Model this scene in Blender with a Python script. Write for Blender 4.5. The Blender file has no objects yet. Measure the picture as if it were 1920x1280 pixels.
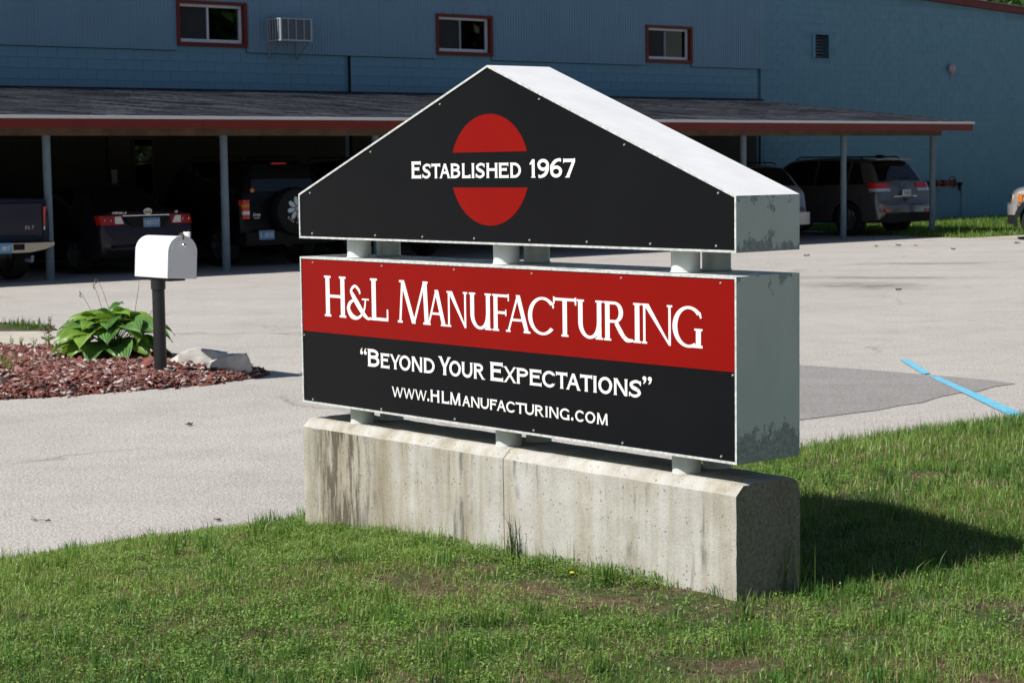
import bpy, bmesh, math, random
import numpy as np
from mathutils import Vector, Matrix, noise as mnoise

random.seed(7)
rng = np.random.default_rng(11)
scene = bpy.context.scene
col = scene.collection
R = math.radians

# ------------------------------------------------------------------ camera
cam_d = bpy.data.cameras.new('camera')
cam = bpy.data.objects.new('camera', cam_d)
col.objects.link(cam)
PITCH, ROLL, CAM_H = -0.08885, 0.01289, 1.65
cam.matrix_world = (Matrix.Translation((0, 0, CAM_H))
                    @ Matrix.Rotation(math.pi / 2 + PITCH, 4, 'X')
                    @ Matrix.Rotation(-ROLL, 4, 'Z'))
cam_d.sensor_width = 36.0
cam_d.lens = 3684.94 / 1920 * 36.0
cam_d.clip_start, cam_d.clip_end = 0.1, 1500
cam_d.dof.use_dof = True
cam_d.dof.focus_distance = 7.0
cam_d.dof.aperture_fstop = 16.0
scene.camera = cam

# ------------------------------------------------------------------ sky and sun
SUN_EL = R(49.5)
SUN_SHADOW = (0.87, 0.49)                    # ground direction in which shadows fall
world = bpy.data.worlds.new('World')
scene.world = world
world.use_nodes = True
wn = world.node_tree
for n in list(wn.nodes):
    wn.nodes.remove(n)
sky = wn.nodes.new('ShaderNodeTexSky')
sky.sky_type = 'NISHITA'
sky.sun_disc = False
sky.sun_elevation = SUN_EL
tx, ty = -SUN_SHADOW[0], -SUN_SHADOW[1]      # towards the sun
sky.sun_rotation = math.atan2(tx, ty)
sky.air_density, sky.dust_density, sky.ozone_density = 1.0, 0.6, 1.3
bg = wn.nodes.new('ShaderNodeBackground')
bg.inputs['Strength'].default_value = 0.06
wo = wn.nodes.new('ShaderNodeOutputWorld')
wn.links.new(sky.outputs[0], bg.inputs[0])
wn.links.new(bg.outputs[0], wo.inputs[0])
sun_d = bpy.data.lights.new('sun', 'SUN')
sun_d.energy = 5.0
sun_d.angle = R(0.53)
sun_d.color = (1.0, 0.955, 0.885)
sun = bpy.data.objects.new('sun', sun_d)
col.objects.link(sun)
L = math.hypot(*SUN_SHADOW)
sdir = Vector((SUN_SHADOW[0] / L * math.cos(SUN_EL), SUN_SHADOW[1] / L * math.cos(SUN_EL), -math.sin(SUN_EL)))
sun.rotation_euler = sdir.to_track_quat('-Z', 'Y').to_euler()
sun.location = (-20, -10, 30)

vs = scene.view_settings
vs.view_transform = 'Standard'
vs.look = 'None'
vs.exposure = 0.2
vs.gamma = 1.0
vs.use_curve_mapping = False
scene.cycles.max_bounces = 8
scene.cycles.diffuse_bounces = 4
scene.cycles.glossy_bounces = 4
scene.cycles.transparent_max_bounces = 12
scene.cycles.use_denoising = True

# ------------------------------------------------------------------ materials
def new_mat(name):
    m = bpy.data.materials.new(name)
    m.use_nodes = True
    nt = m.node_tree
    b = nt.nodes['Principled BSDF']
    return m, nt, b

def N(nt, typ, **kw):
    n = nt.nodes.new(typ)
    for k, v in kw.items():
        setattr(n, k, v)
    return n

def ramp(nt, fac, stops):
    r = N(nt, 'ShaderNodeValToRGB')
    cr = r.color_ramp
    while len(cr.elements) < len(stops):
        cr.elements.new(0.5)
    for e, (p, c) in zip(cr.elements, stops):
        e.position = p
        e.color = (*c, 1) if len(c) == 3 else c
    nt.links.new(fac, r.inputs[0])
    return r.outputs[0]

def noise_tex(nt, vec, scale, detail=3, rough=0.55, dist=0.0):
    n = N(nt, 'ShaderNodeTexNoise')
    n.inputs['Scale'].default_value = scale
    n.inputs['Detail'].default_value = detail
    n.inputs['Roughness'].default_value = rough
    n.inputs['Distortion'].default_value = dist
    if vec is not None:
        nt.links.new(vec, n.inputs['Vector'])
    return n.outputs['Fac']

def mixc(nt, fac, a, b, mode='MIX'):
    m = N(nt, 'ShaderNodeMix', data_type='RGBA', blend_type=mode)
    for sock, v in ((m.inputs[0], fac), (m.inputs[6], a), (m.inputs[7], b)):
        if isinstance(v, (int, float)):
            sock.default_value = v
        elif isinstance(v, (tuple, list)):
            sock.default_value = (*v, 1) if len(v) == 3 else v
        else:
            nt.links.new(v, sock)
    return m.outputs[2]

def math_n(nt, op, a, b=None, c=None):
    m = N(nt, 'ShaderNodeMath', operation=op)
    for i, v in enumerate((a, b, c)):
        if v is None:
            continue
        if isinstance(v, (int, float)):
            m.inputs[i].default_value = v
        else:
            nt.links.new(v, m.inputs[i])
    return m.outputs[0]

def mapping(nt, vec, scale):
    m = N(nt, 'ShaderNodeMapping')
    m.inputs['Scale'].default_value = scale
    nt.links.new(vec, m.inputs['Vector'])
    return m.outputs[0]

def obj_co(nt):
    return N(nt, 'ShaderNodeTexCoord').outputs['Object']

def bump(nt, b, height, strength=0.3, dist=0.01):
    n = N(nt, 'ShaderNodeBump')
    n.inputs['Strength'].default_value = strength
    n.inputs['Distance'].default_value = dist
    nt.links.new(height, n.inputs['Height'])
    nt.links.new(n.outputs[0], b.inputs['Normal'])

def pm(name, c, rough=0.6, metal=0.0, var=0.12, scale=6.0, spec=0.5, coat=0.0, bmp=0.0, bscale=60.0):
    """plain paint / metal / plastic with mottled tone"""
    m, nt, b = new_mat(name)
    co = obj_co(nt)
    f = noise_tex(nt, co, scale, 4)
    lo = tuple(max(0, x * (1 - var)) for x in c)
    hi = tuple(min(1, x * (1 + var)) for x in c)
    nt.links.new(ramp(nt, f, [(0.3, lo), (0.7, hi)]), b.inputs['Base Color'])
    b.inputs['Roughness'].default_value = rough
    b.inputs['Metallic'].default_value = metal
    b.inputs['Specular IOR Level'].default_value = spec
    b.inputs['Coat Weight'].default_value = coat
    b.inputs['Coat Roughness'].default_value = 0.05
    if bmp:
        bump(nt, b, noise_tex(nt, co, bscale, 3), bmp, 0.004)
    return m

def asphalt_mat(name, base, dark, light, patches=True):
    m, nt, b = new_mat(name)
    co = obj_co(nt)
    fine = noise_tex(nt, co, 75, 2, 0.75)
    fine2 = noise_tex(nt, co, 38, 3, 0.7)
    c = ramp(nt, fine, [(0.31, dark), (0.44, base), (0.55, base), (0.67, light)])
    c2 = ramp(nt, fine2, [(0.36, (0.66, 0.65, 0.64)), (0.5, (1, 1, 1)), (0.66, (1.0, 1.0, 1.0))])
    c = mixc(nt, 0.85, c, c2, 'MULTIPLY')
    big = noise_tex(nt, mapping(nt, co, (1, 1.6, 1)), 0.35, 4, 0.6)
    c = mixc(nt, 0.6, c, ramp(nt, big, [(0.35, (0.84, 0.83, 0.82)), (0.62, (1.0, 1.0, 1.0))]), 'MULTIPLY')
    mid = noise_tex(nt, co, 2.6, 5, 0.65)
    c = mixc(nt, 0.35, c, ramp(nt, mid, [(0.38, (0.78, 0.76, 0.74)), (0.56, (1.0, 1.0, 1.0))]), 'MULTIPLY')
    if patches:   # hairline cracks with their own course
        v = N(nt, 'ShaderNodeTexVoronoi', feature='DISTANCE_TO_EDGE')
        v.inputs['Scale'].default_value = 0.23
        w = N(nt, 'ShaderNodeVectorMath', operation='ADD')
        nz = N(nt, 'ShaderNodeTexNoise')
        nz.inputs['Scale'].default_value = 1.7
        nz.inputs['Detail'].default_value = 5
        nt.links.new(co, nz.inputs['Vector'])
        nt.links.new(co, w.inputs[0])
        nt.links.new(nz.outputs['Color'], w.inputs[1])
        nt.links.new(w.outputs[0], v.inputs['Vector'])
        cr = ramp(nt, v.outputs['Distance'], [(0.0, (0.62, 0.6, 0.58)), (0.004, (0.72, 0.7, 0.68)), (0.009, (1, 1, 1))])
        brk = ramp(nt, noise_tex(nt, co, 0.5, 2), [(0.48, (1, 1, 1)), (0.6, (0, 0, 0))])
        c = mixc(nt, 0.75, c, mixc(nt, brk, cr, (1, 1, 1)), 'MULTIPLY')
    nt.links.new(c, b.inputs['Base Color'])
    b.inputs['Roughness'].default_value = 0.92
    b.inputs['Specular IOR Level'].default_value = 0.25
    bump(nt, b, fine, 0.55, 0.006)
    return m

def concrete_mat(name):
    m, nt, b = new_mat(name)
    co = obj_co(nt)
    sx = N(nt, 'ShaderNodeSeparateXYZ')
    nt.links.new(co, sx.inputs[0])
    g = noise_tex(nt, co, 5, 5, 0.6)
    c = ramp(nt, g, [(0.3, (0.405, 0.39, 0.352)), (0.5, (0.475, 0.463, 0.43)), (0.7, (0.555, 0.548, 0.525))])
    # tan / pale runs down the face
    run = noise_tex(nt, mapping(nt, co, (7, 7, 0.5)), 1.6, 5, 0.6, 0.3)
    c = mixc(nt, 0.75, c, ramp(nt, run, [(0.34, (0.66, 0.59, 0.47)), (0.45, (0.88, 0.84, 0.76)), (0.55, (1.0, 1.0, 1.0)), (0.7, (1.12, 1.13, 1.13))]), 'MULTIPLY')
    below = math_n(nt, 'LESS_THAN', sx.outputs['Z'], math_n(nt, 'ADD', 0.575, math_n(nt, 'MULTIPLY', g, 0.03)))
    # grey algae streaks
    st = noise_tex(nt, mapping(nt, co, (9, 9, 0.85)), 2.1, 5, 0.62, 0.2)
    stm = ramp(nt, st, [(0.54, (0, 0, 0)), (0.64, (1, 1, 1))])
    low = ramp(nt, noise_tex(nt, mapping(nt, co, (2.2, 2.2, 2.6)), 1.7, 3), [(0.46, (0, 0, 0)), (0.60, (1, 1, 1))])
    mask = math_n(nt, 'MULTIPLY', math_n(nt, 'MULTIPLY', stm, low), below)
    c = mixc(nt, math_n(nt, 'MULTIPLY', mask, 0.9), c, (0.15, 0.155, 0.145))
    # heavy stain at the left part of the block (object x near -2.2)
    d = math_n(nt, 'ABSOLUTE', math_n(nt, 'ADD', sx.outputs['X'], 2.17))
    near = math_n(nt, 'SUBTRACT', 1.0, math_n(nt, 'MULTIPLY', d, 4.2))
    near = math_n(nt, 'MAXIMUM', near, 0.0)
    near = math_n(nt, 'MULTIPLY', near, ramp(nt, noise_tex(nt, mapping(nt, co, (12, 12, 1.6)), 2.2, 6, 0.7), [(0.44, (0, 0, 0)), (0.60, (1, 1, 1))]))
    near = math_n(nt, 'MULTIPLY', near, below)
    c = mixc(nt, math_n(nt, 'MINIMUM', math_n(nt, 'MULTIPLY', near, 1.9), 0.85), c, (0.095, 0.085, 0.068))
    tq = math_n(nt, 'ADD', math_n(nt, 'ADD', sx.outputs['X'], math_n(nt, 'MULTIPLY', run, 1.0)), math_n(nt, 'MULTIPLY', g, 0.5))
    tan_ = N(nt, 'ShaderNodeMapRange')
    tan_.inputs['From Min'].default_value = -0.55
    tan_.inputs['From Max'].default_value = -1.15
    nt.links.new(tq, tan_.inputs['Value'])
    tan_ = math_n(nt, 'MULTIPLY', tan_.outputs[0], below)
    c = mixc(nt, math_n(nt, 'MULTIPLY', tan_, 0.6), c, (0.80, 0.745, 0.65), 'MULTIPLY')
    pit = N(nt, 'ShaderNodeTexVoronoi')
    pit.inputs['Scale'].default_value = 80
    wv = N(nt, 'ShaderNodeVectorMath', operation='MULTIPLY_ADD')
    pn = N(nt, 'ShaderNodeTexNoise')
    pn.inputs['Scale'].default_value = 55
    nt.links.new(co, pn.inputs['Vector'])
    nt.links.new(pn.outputs['Color'], wv.inputs[0])
    wv.inputs[1].default_value = (0.010, 0.010, 0.010)
    nt.links.new(co, wv.inputs[2])
    nt.links.new(wv.outputs[0], pit.inputs['Vector'])
    sp = N(nt, 'ShaderNodeSeparateColor')
    nt.links.new(pit.outputs['Color'], sp.inputs[0])
    sel = math_n(nt, 'GREATER_THAN', sp.outputs[0], 0.62)
    dot = math_n(nt, 'LESS_THAN', pit.outputs['Distance'], math_n(nt, 'MULTIPLY', math_n(nt, 'POWER', sp.outputs[1], 2.0), 0.36))
    pitm = math_n(nt, 'MULTIPLY', sel, dot)
    c = mixc(nt, math_n(nt, 'MULTIPLY', pitm, 0.6), c, (0.13, 0.12, 0.105))
    c = mixc(nt, 0.5, c, ramp(nt, noise_tex(nt, co, 160, 2), [(0.35, (0.78, 0.77, 0.74)), (0.6, (1, 1, 1))]), 'MULTIPLY')
    # exposed, dirty aggregate on the weathered ends (worn skin on the short faces)
    ge = N(nt, 'ShaderNodeTexCoord')
    sn = N(nt, 'ShaderNodeSeparateXYZ')
    nt.links.new(ge.outputs['Normal'], sn.inputs[0])
    endm = math_n(nt, 'GREATER_THAN', math_n(nt, 'ABSOLUTE', sn.outputs['X']), 0.7)
    ag = ramp(nt, noise_tex(nt, co, 70, 3, 0.7), [(0.3, (0.12, 0.098, 0.075)), (0.55, (0.27, 0.225, 0.175)), (0.75, (0.40, 0.345, 0.28))])
    c = mixc(nt, math_n(nt, 'MULTIPLY', endm, 0.8), c, ag)
    nt.links.new(c, b.inputs['Base Color'])
    b.inputs['Roughness'].default_value = 0.9
    b.inputs['Specular IOR Level'].default_value = 0.2
    h = math_n(nt, 'SUBTRACT', noise_tex(nt, co, 120, 4, 0.7), math_n(nt, 'MULTIPLY', pitm, 2.0))
    bump(nt, b, h, 0.5, 0.004)
    return m

def cabinet_mat(name, z0, z1):
    """off-white paint over galvanised sheet, peeling along its bottom and top edges"""
    m, nt, b = new_mat(name)
    co = obj_co(nt)
    sx = N(nt, 'ShaderNodeSeparateXYZ')
    nt.links.new(co, sx.inputs[0])
    z = sx.outputs['Z']
    paint = ramp(nt, noise_tex(nt, mapping(nt, co, (1, 1, 0.4)), 7, 4), [(0.3, (0.68, 0.71, 0.69)), (0.7, (0.77, 0.79, 0.775))])
    galv = ramp(nt, noise_tex(nt, co, 55, 4, 0.75), [(0.32, (0.14, 0.155, 0.16)), (0.5, (0.31, 0.335, 0.35)), (0.68, (0.50, 0.53, 0.55))])
    nb_ = noise_tex(nt, mapping(nt, co, (1, 1, 0.55)), 15, 6, 0.72)
    nf = noise_tex(nt, co, 120, 2, 0.6)
    wob = math_n(nt, 'ADD', math_n(nt, 'MULTIPLY', math_n(nt, 'SUBTRACT', nb_, 0.5), 0.42),
                 math_n(nt, 'MULTIPLY', math_n(nt, 'SUBTRACT', nf, 0.5), 0.09))
    hb = math_n(nt, 'SUBTRACT', z, z0)                   # height over the lower edge
    bot = math_n(nt, 'LESS_THAN', hb, math_n(nt, 'ADD', math_n(nt, 'MULTIPLY', wob, 0.75), 0.16 * (z1 - z0)))
    ht = math_n(nt, 'SUBTRACT', z1, z)
    top = math_n(nt, 'LESS_THAN', ht, math_n(nt, 'SUBTRACT', math_n(nt, 'MULTIPLY', wob, 1.25), 0.012))
    msk = math_n(nt, 'MAXIMUM', bot, top)
    c = mixc(nt, math_n(nt, 'MULTIPLY', msk, 0.82), paint, galv)
    nt.links.new(c, b.inputs['Base Color'])
    b.inputs['Roughness'].default_value = 0.5
    b.inputs['Specular IOR Level'].default_value = 0.3
    return m

M = {}
M['asphalt'] = asphalt_mat('asphalt', (0.455, 0.43, 0.405), (0.15, 0.14, 0.13), (0.78, 0.75, 0.72))
M['asphalt_patch'] = asphalt_mat('asphalt_patch', (0.29, 0.28, 0.275), (0.17, 0.165, 0.162), (0.42, 0.41, 0.405), False)
M['walk'] = pm('walk_concrete', (0.47, 0.43, 0.375), 0.9, 0, 0.12, 4, 0.2, 0, 0.3, 120)
M['concrete'] = concrete_mat('weathered_concrete')
M['cab_low'] = cabinet_mat('cabinet_paint', 0.692, 1.292)
M['cab_up'] = cabinet_mat('gable_paint', 1.368, 1.548)
M['white_top'] = pm('white_sheet', (0.70, 0.71, 0.73), 0.55, 0, 0.05, 9, 0.3)
M['edge'] = pm('painted_edge', (0.58, 0.60, 0.59), 0.5, 0, 0.3, 55, 0.3)
M['pipe'] = pm('painted_pipe', (0.60, 0.63, 0.62), 0.45, 0, 0.08, 6, 0.4)
M['sign_black'] = pm('sign_black', (0.0060, 0.0065, 0.0082), 0.28, 0, 0.18, 1.3, 0.10, 0, 0.012, 2.2)
M['sign_red'] = pm('sign_red', (0.245, 0.0045, 0.0025), 0.35, 0, 0.05, 3, 0.10)
M['letter'] = pm('white_vinyl', (0.86, 0.86, 0.86), 0.5, 0, 0.01, 3, 0.2)
M['rivet'] = pm('rivet_metal', (0.62, 0.60, 0.56), 0.4, 0.6, 0.1, 50)
M['block'] = pm('blue_block_paint', (0.145, 0.285, 0.39), 0.75, 0, 0.06, 2.5, 0.3, 0, 0.35, 45)
M['mortar'] = pm('joint_paint', (0.135, 0.268, 0.37), 0.85, 0, 0.1, 3, 0.2)
M['siding'] = pm('blue_siding_paint', (0.165, 0.285, 0.39), 0.55, 0, 0.06, 1.2, 0.4)
M['trim_red'] = pm('red_trim', (0.135, 0.011, 0.008), 0.5, 0, 0.12, 2, 0.35)
M['win_white'] = pm('window_white', (0.62, 0.66, 0.72), 0.45, 0, 0.04, 4)
M['block_dark'] = pm('dark_taupe_block', (0.045, 0.047, 0.042), 0.8, 0, 0.1, 2.5, 0.2, 0, 0.35, 45)  # near-black taupe tone for the lower blocks behind the carport
M['mull'] = pm('mullion_grey', (0.26, 0.29, 0.31), 0.5, 0, 0.05, 4)
M['dark_room'] = pm('dark_interior', (0.03, 0.03, 0.032), 0.9, 0, 0.1, 2)
M['door_dark'] = pm('door_brown', (0.02, 0.014, 0.012), 0.5, 0, 0.1, 3)
M['gutter'] = pm('gutter_white', (0.60, 0.62, 0.65), 0.5, 0, 0.05, 1.0)
M['wood_dark'] = pm('aged_timber', (0.115, 0.075, 0.05), 0.85, 0, 0.3, 3, 0.2)
M['deck'] = pm('roof_deck', (0.12, 0.095, 0.075), 0.9, 0, 0.2, 2, 0.2)
M['column'] = pm('post_paint', (0.15, 0.205, 0.25), 0.55, 0, 0.15, 3, 0.35)
M['steel'] = pm('bracket_steel', (0.22, 0.25, 0.29), 0.5, 0.2, 0.15, 8)
M['ac_body'] = pm('ac_metal', (0.40, 0.43, 0.47), 0.5, 0, 0.06, 5)
M['ac_dark'] = pm('ac_grille', (0.09, 0.11, 0.14), 0.6, 0, 0.1, 9)
for i, cc in enumerate([(0.027, 0.0285, 0.036), (0.055, 0.059, 0.071), (0.094, 0.099, 0.117), (0.145, 0.15, 0.17)]):
    M['shingle%d' % i] = pm('shingle_tone', cc, 0.95, 0, 0.3, 40, 0.15)
M['black_post'] = pm('black_post', (0.012, 0.013, 0.014), 0.45, 0, 0.2, 8)
M['mailbox'] = pm('mailbox_white', (0.70, 0.70, 0.735), 0.45, 0, 0.02, 9, 0.35)
M['chrome'] = pm('chrome', (0.72, 0.72, 0.72), 0.12, 1.0, 0.05, 5)
M['chrome_soft'] = pm('bumper_chrome', (0.40, 0.38, 0.345), 0.33, 1.0, 0.05, 3)
M['rubber'] = pm('tyre_rubber', (0.018, 0.018, 0.018), 0.8, 0, 0.15, 20, 0.3)
M['rim'] = pm('alloy_rim', (0.42, 0.43, 0.44), 0.3, 0.9, 0.05, 5)
M['black_plastic'] = pm('black_plastic', (0.009, 0.009, 0.0095), 0.65, 0, 0.1, 8, 0.25)
M['car_glass'] = pm('car_glass', (0.008, 0.009, 0.010), 0.05, 0, 0.0, 2, 0.5)
M['red_lens'] = pm('red_lens', (0.60, 0.022, 0.010), 0.12, 0, 0.2, 30, 0.6)
M['clear_lens'] = pm('clear_lens', (0.62, 0.64, 0.66), 0.12, 0.3, 0.15, 40, 0.6)
M['amber_lens'] = pm('amber_lens', (0.68, 0.20, 0.02), 0.2, 0, 0.15, 40, 0.6)
M['plate_blue'] = pm('plate_blue', (0.13, 0.30, 0.52), 0.45, 0, 0.2, 12)
M['plate_white'] = pm('plate_white', (0.58, 0.63, 0.68), 0.45, 0, 0.08, 12)
M['plate_text'] = pm('plate_text', (0.70, 0.72, 0.72), 0.45, 0, 0.02, 12)
M['plate_ink'] = pm('plate_ink', (0.05, 0.09, 0.20), 0.45, 0, 0.02, 12)
M['paint_sedan'] = pm('dark_plum_paint', (0.040, 0.026, 0.038), 0.3, 0.3, 0.04, 3, 0.35, 0.25)
M['paint_pickup'] = pm('navy_paint', (0.012, 0.014, 0.034), 0.3, 0.2, 0.04, 3, 0.25, 0.2)
M['paint_black'] = pm('black_paint', (0.006, 0.006, 0.007), 0.3, 0.1, 0.04, 3, 0.25, 0.2)
M['paint_jeep'] = pm('deep_navy_paint', (0.006, 0.006, 0.009), 0.35, 0.1, 0.04, 3, 0.2, 0.1)
M['paint_grey'] = pm('warm_grey_paint', (0.165, 0.155, 0.152), 0.3, 0.5, 0.04, 3, 0.4, 0.4)
M['paint_silver'] = pm('silver_blue_paint', (0.33, 0.35, 0.39), 0.28, 0.55, 0.04, 3, 0.5, 0.8)
M['paint_pewter'] = pm('pewter_paint', (0.40, 0.385, 0.375), 0.3, 0.45, 0.04, 3, 0.5, 0.8)
M['petal'] = pm('daisy_print', (0.55, 0.66, 0.74), 0.5, 0, 0.08, 20)
M['petal_mid'] = pm('daisy_middle', (0.62, 0.40, 0.34), 0.5, 0, 0.05, 20)
M['valve_red'] = pm('valve_red', (0.17, 0.018, 0.018), 0.5, 0, 0.25, 14)
M['bell_pink'] = pm('faded_bell', (0.46, 0.30, 0.35), 0.5, 0, 0.15, 12)
M['line_blue'] = pm('line_blue', (0.09, 0.46, 0.70), 0.8, 0, 0.16, 14, 0.2, 0, 0.4, 110)
m_, nt_, b_ = new_mat('worn_blue_line')
co_ = obj_co(nt_)
wf = math_n(nt_, 'ADD', math_n(nt_, 'MULTIPLY', noise_tex(nt_, co_, 70, 3, .75), .75), math_n(nt_, 'MULTIPLY', noise_tex(nt_, co_, 6, 3), .3))
nt_.links.new(mixc(nt_, ramp(nt_, wf, [(.585, (0, 0, 0)), (.64, (1, 1, 1))]), ramp(nt_, noise_tex(nt_, co_, 9, 3), [(.3, (.10, .42, .62)), (.7, (.15, .50, .70))]), (.36, .34, .32)), b_.inputs['Base Color'])
b_.inputs['Roughness'].default_value = .85
bump(nt_, b_, noise_tex(nt_, co_, 75, 2, .75), .5, .006)
M['line_blue'] = m_
M['line_yellow'] = pm('line_yellow', (0.56, 0.43, 0.24), 0.85, 0, 0.2, 9, 0.2)
M['rock'] = pm('limestone', (0.50, 0.485, 0.45), 0.9, 0, 0.28, 7, 0.2, 0, 0.8, 45)
M['bark'] = pm('bark', (0.09, 0.065, 0.045), 0.95, 0, 0.3, 9, 0.1)
M['twig'] = pm('dry_twig', (0.11, 0.075, 0.05), 0.9, 0, 0.3, 20, 0.1)
M['deadleaf'] = pm('dead_leaf', (0.075, 0.055, 0.04), 0.9, 0, 0.3, 20, 0.1)
M['stalk'] = pm('dry_stalk', (0.20, 0.16, 0.105), 0.9, 0, 0.25, 20, 0.1)
M['mulch_soil'] = pm('mulch_soil', (0.11, 0.045, 0.036), 0.95, 0, 0.45, 30, 0.1, 0, 0.8, 60)
for i, cc in enumerate([(0.215, 0.082, 0.068), (0.28, 0.15, 0.13), (0.115, 0.055, 0.046), (0.52, 0.45, 0.42), (0.06, 0.044, 0.04), (0.20, 0.06, 0.048)]):
    M['chip%d' % i] = pm('bark_chip', cc, 0.9, 0, 0.25, 30, 0.15)
M['dandelion'] = pm('dandelion_yellow', (0.70, 0.50, 0.03), 0.8, 0, 0.1, 30, 0.1)
M['paper'] = pm('white_notice', (0.45, 0.46, 0.48), 0.8, 0, 0.05, 5)

def glass_mat(name='window_glass', ior=1.65):
    m = bpy.data.materials.new(name)
    m.use_nodes = True
    nt = m.node_tree
    for n in list(nt.nodes):
        nt.nodes.remove(n)
    out = N(nt, 'ShaderNodeOutputMaterial')
    tr = N(nt, 'ShaderNodeBsdfTransparent')
    tr.inputs[0].default_value = (0.72, 0.76, 0.75, 1)
    gl = N(nt, 'ShaderNodeBsdfGlossy')
    gl.inputs['Roughness'].default_value = 0.015
    fr = N(nt, 'ShaderNodeFresnel')
    fr.inputs['IOR'].default_value = ior
    mx = N(nt, 'ShaderNodeMixShader')
    nt.links.new(fr.outputs[0], mx.inputs[0])
    nt.links.new(tr.outputs[0], mx.inputs[1])
    nt.links.new(gl.outputs[0], mx.inputs[2])
    nt.links.new(mx.outputs[0], out.inputs[0])
    return m
M['glass'] = glass_mat()
M['glass_coated'] = glass_mat('coated_glass', 3.4)

def leaf_mat(name, use_attr, c=None, trans=0.35, rough=0.5, var=0.2):
    m = bpy.data.materials.new(name)
    m.use_nodes = True
    nt = m.node_tree
    b = nt.nodes['Principled BSDF']
    out = nt.nodes['Material Output']
    if use_attr:
        a = N(nt, 'ShaderNodeAttribute')
        a.attribute_name = 'tint'
        colr = a.outputs['Color']
    else:
        f = noise_tex(nt, obj_co(nt), 14, 3)
        colr = ramp(nt, f, [(0.3, tuple(x * (1 - var) for x in c)), (0.7, tuple(x * (1 + var) for x in c))])
    nt.links.new(colr, b.inputs['Base Color'])
    b.inputs['Roughness'].default_value = rough
    b.inputs['Specular IOR Level'].default_value = 0.45
    t = N(nt, 'ShaderNodeBsdfTranslucent')
    warm = mixc(nt, 1.0, colr, (1.25, 1.25, 0.6), 'MULTIPLY')
    nt.links.new(warm, t.inputs[0])
    mx = N(nt, 'ShaderNodeMixShader')
    mx.inputs[0].default_value = trans
    nt.links.new(b.outputs[0], mx.inputs[1])
    nt.links.new(t.outputs[0], mx.inputs[2])
    nt.links.new(mx.outputs[0], out.inputs[0])
    return m
M['grass'] = leaf_mat('grass_blade', True, trans=0.35, rough=0.45)
M['weed'] = leaf_mat('weed_leaf', True, trans=0.3, rough=0.5)
M['hosta'] = leaf_mat('hosta_leaf', False, (0.10, 0.225, 0.052), 0.25, 0.4, 0.18)
M['hosta_pale'] = leaf_mat('hosta_leaf_pale', False, (0.185, 0.32, 0.05), 0.28, 0.4, 0.18)
M['tree_leaf'] = leaf_mat('tree_leaf', False, (0.06, 0.13, 0.03), 0.3, 0.5, 0.3)

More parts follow.
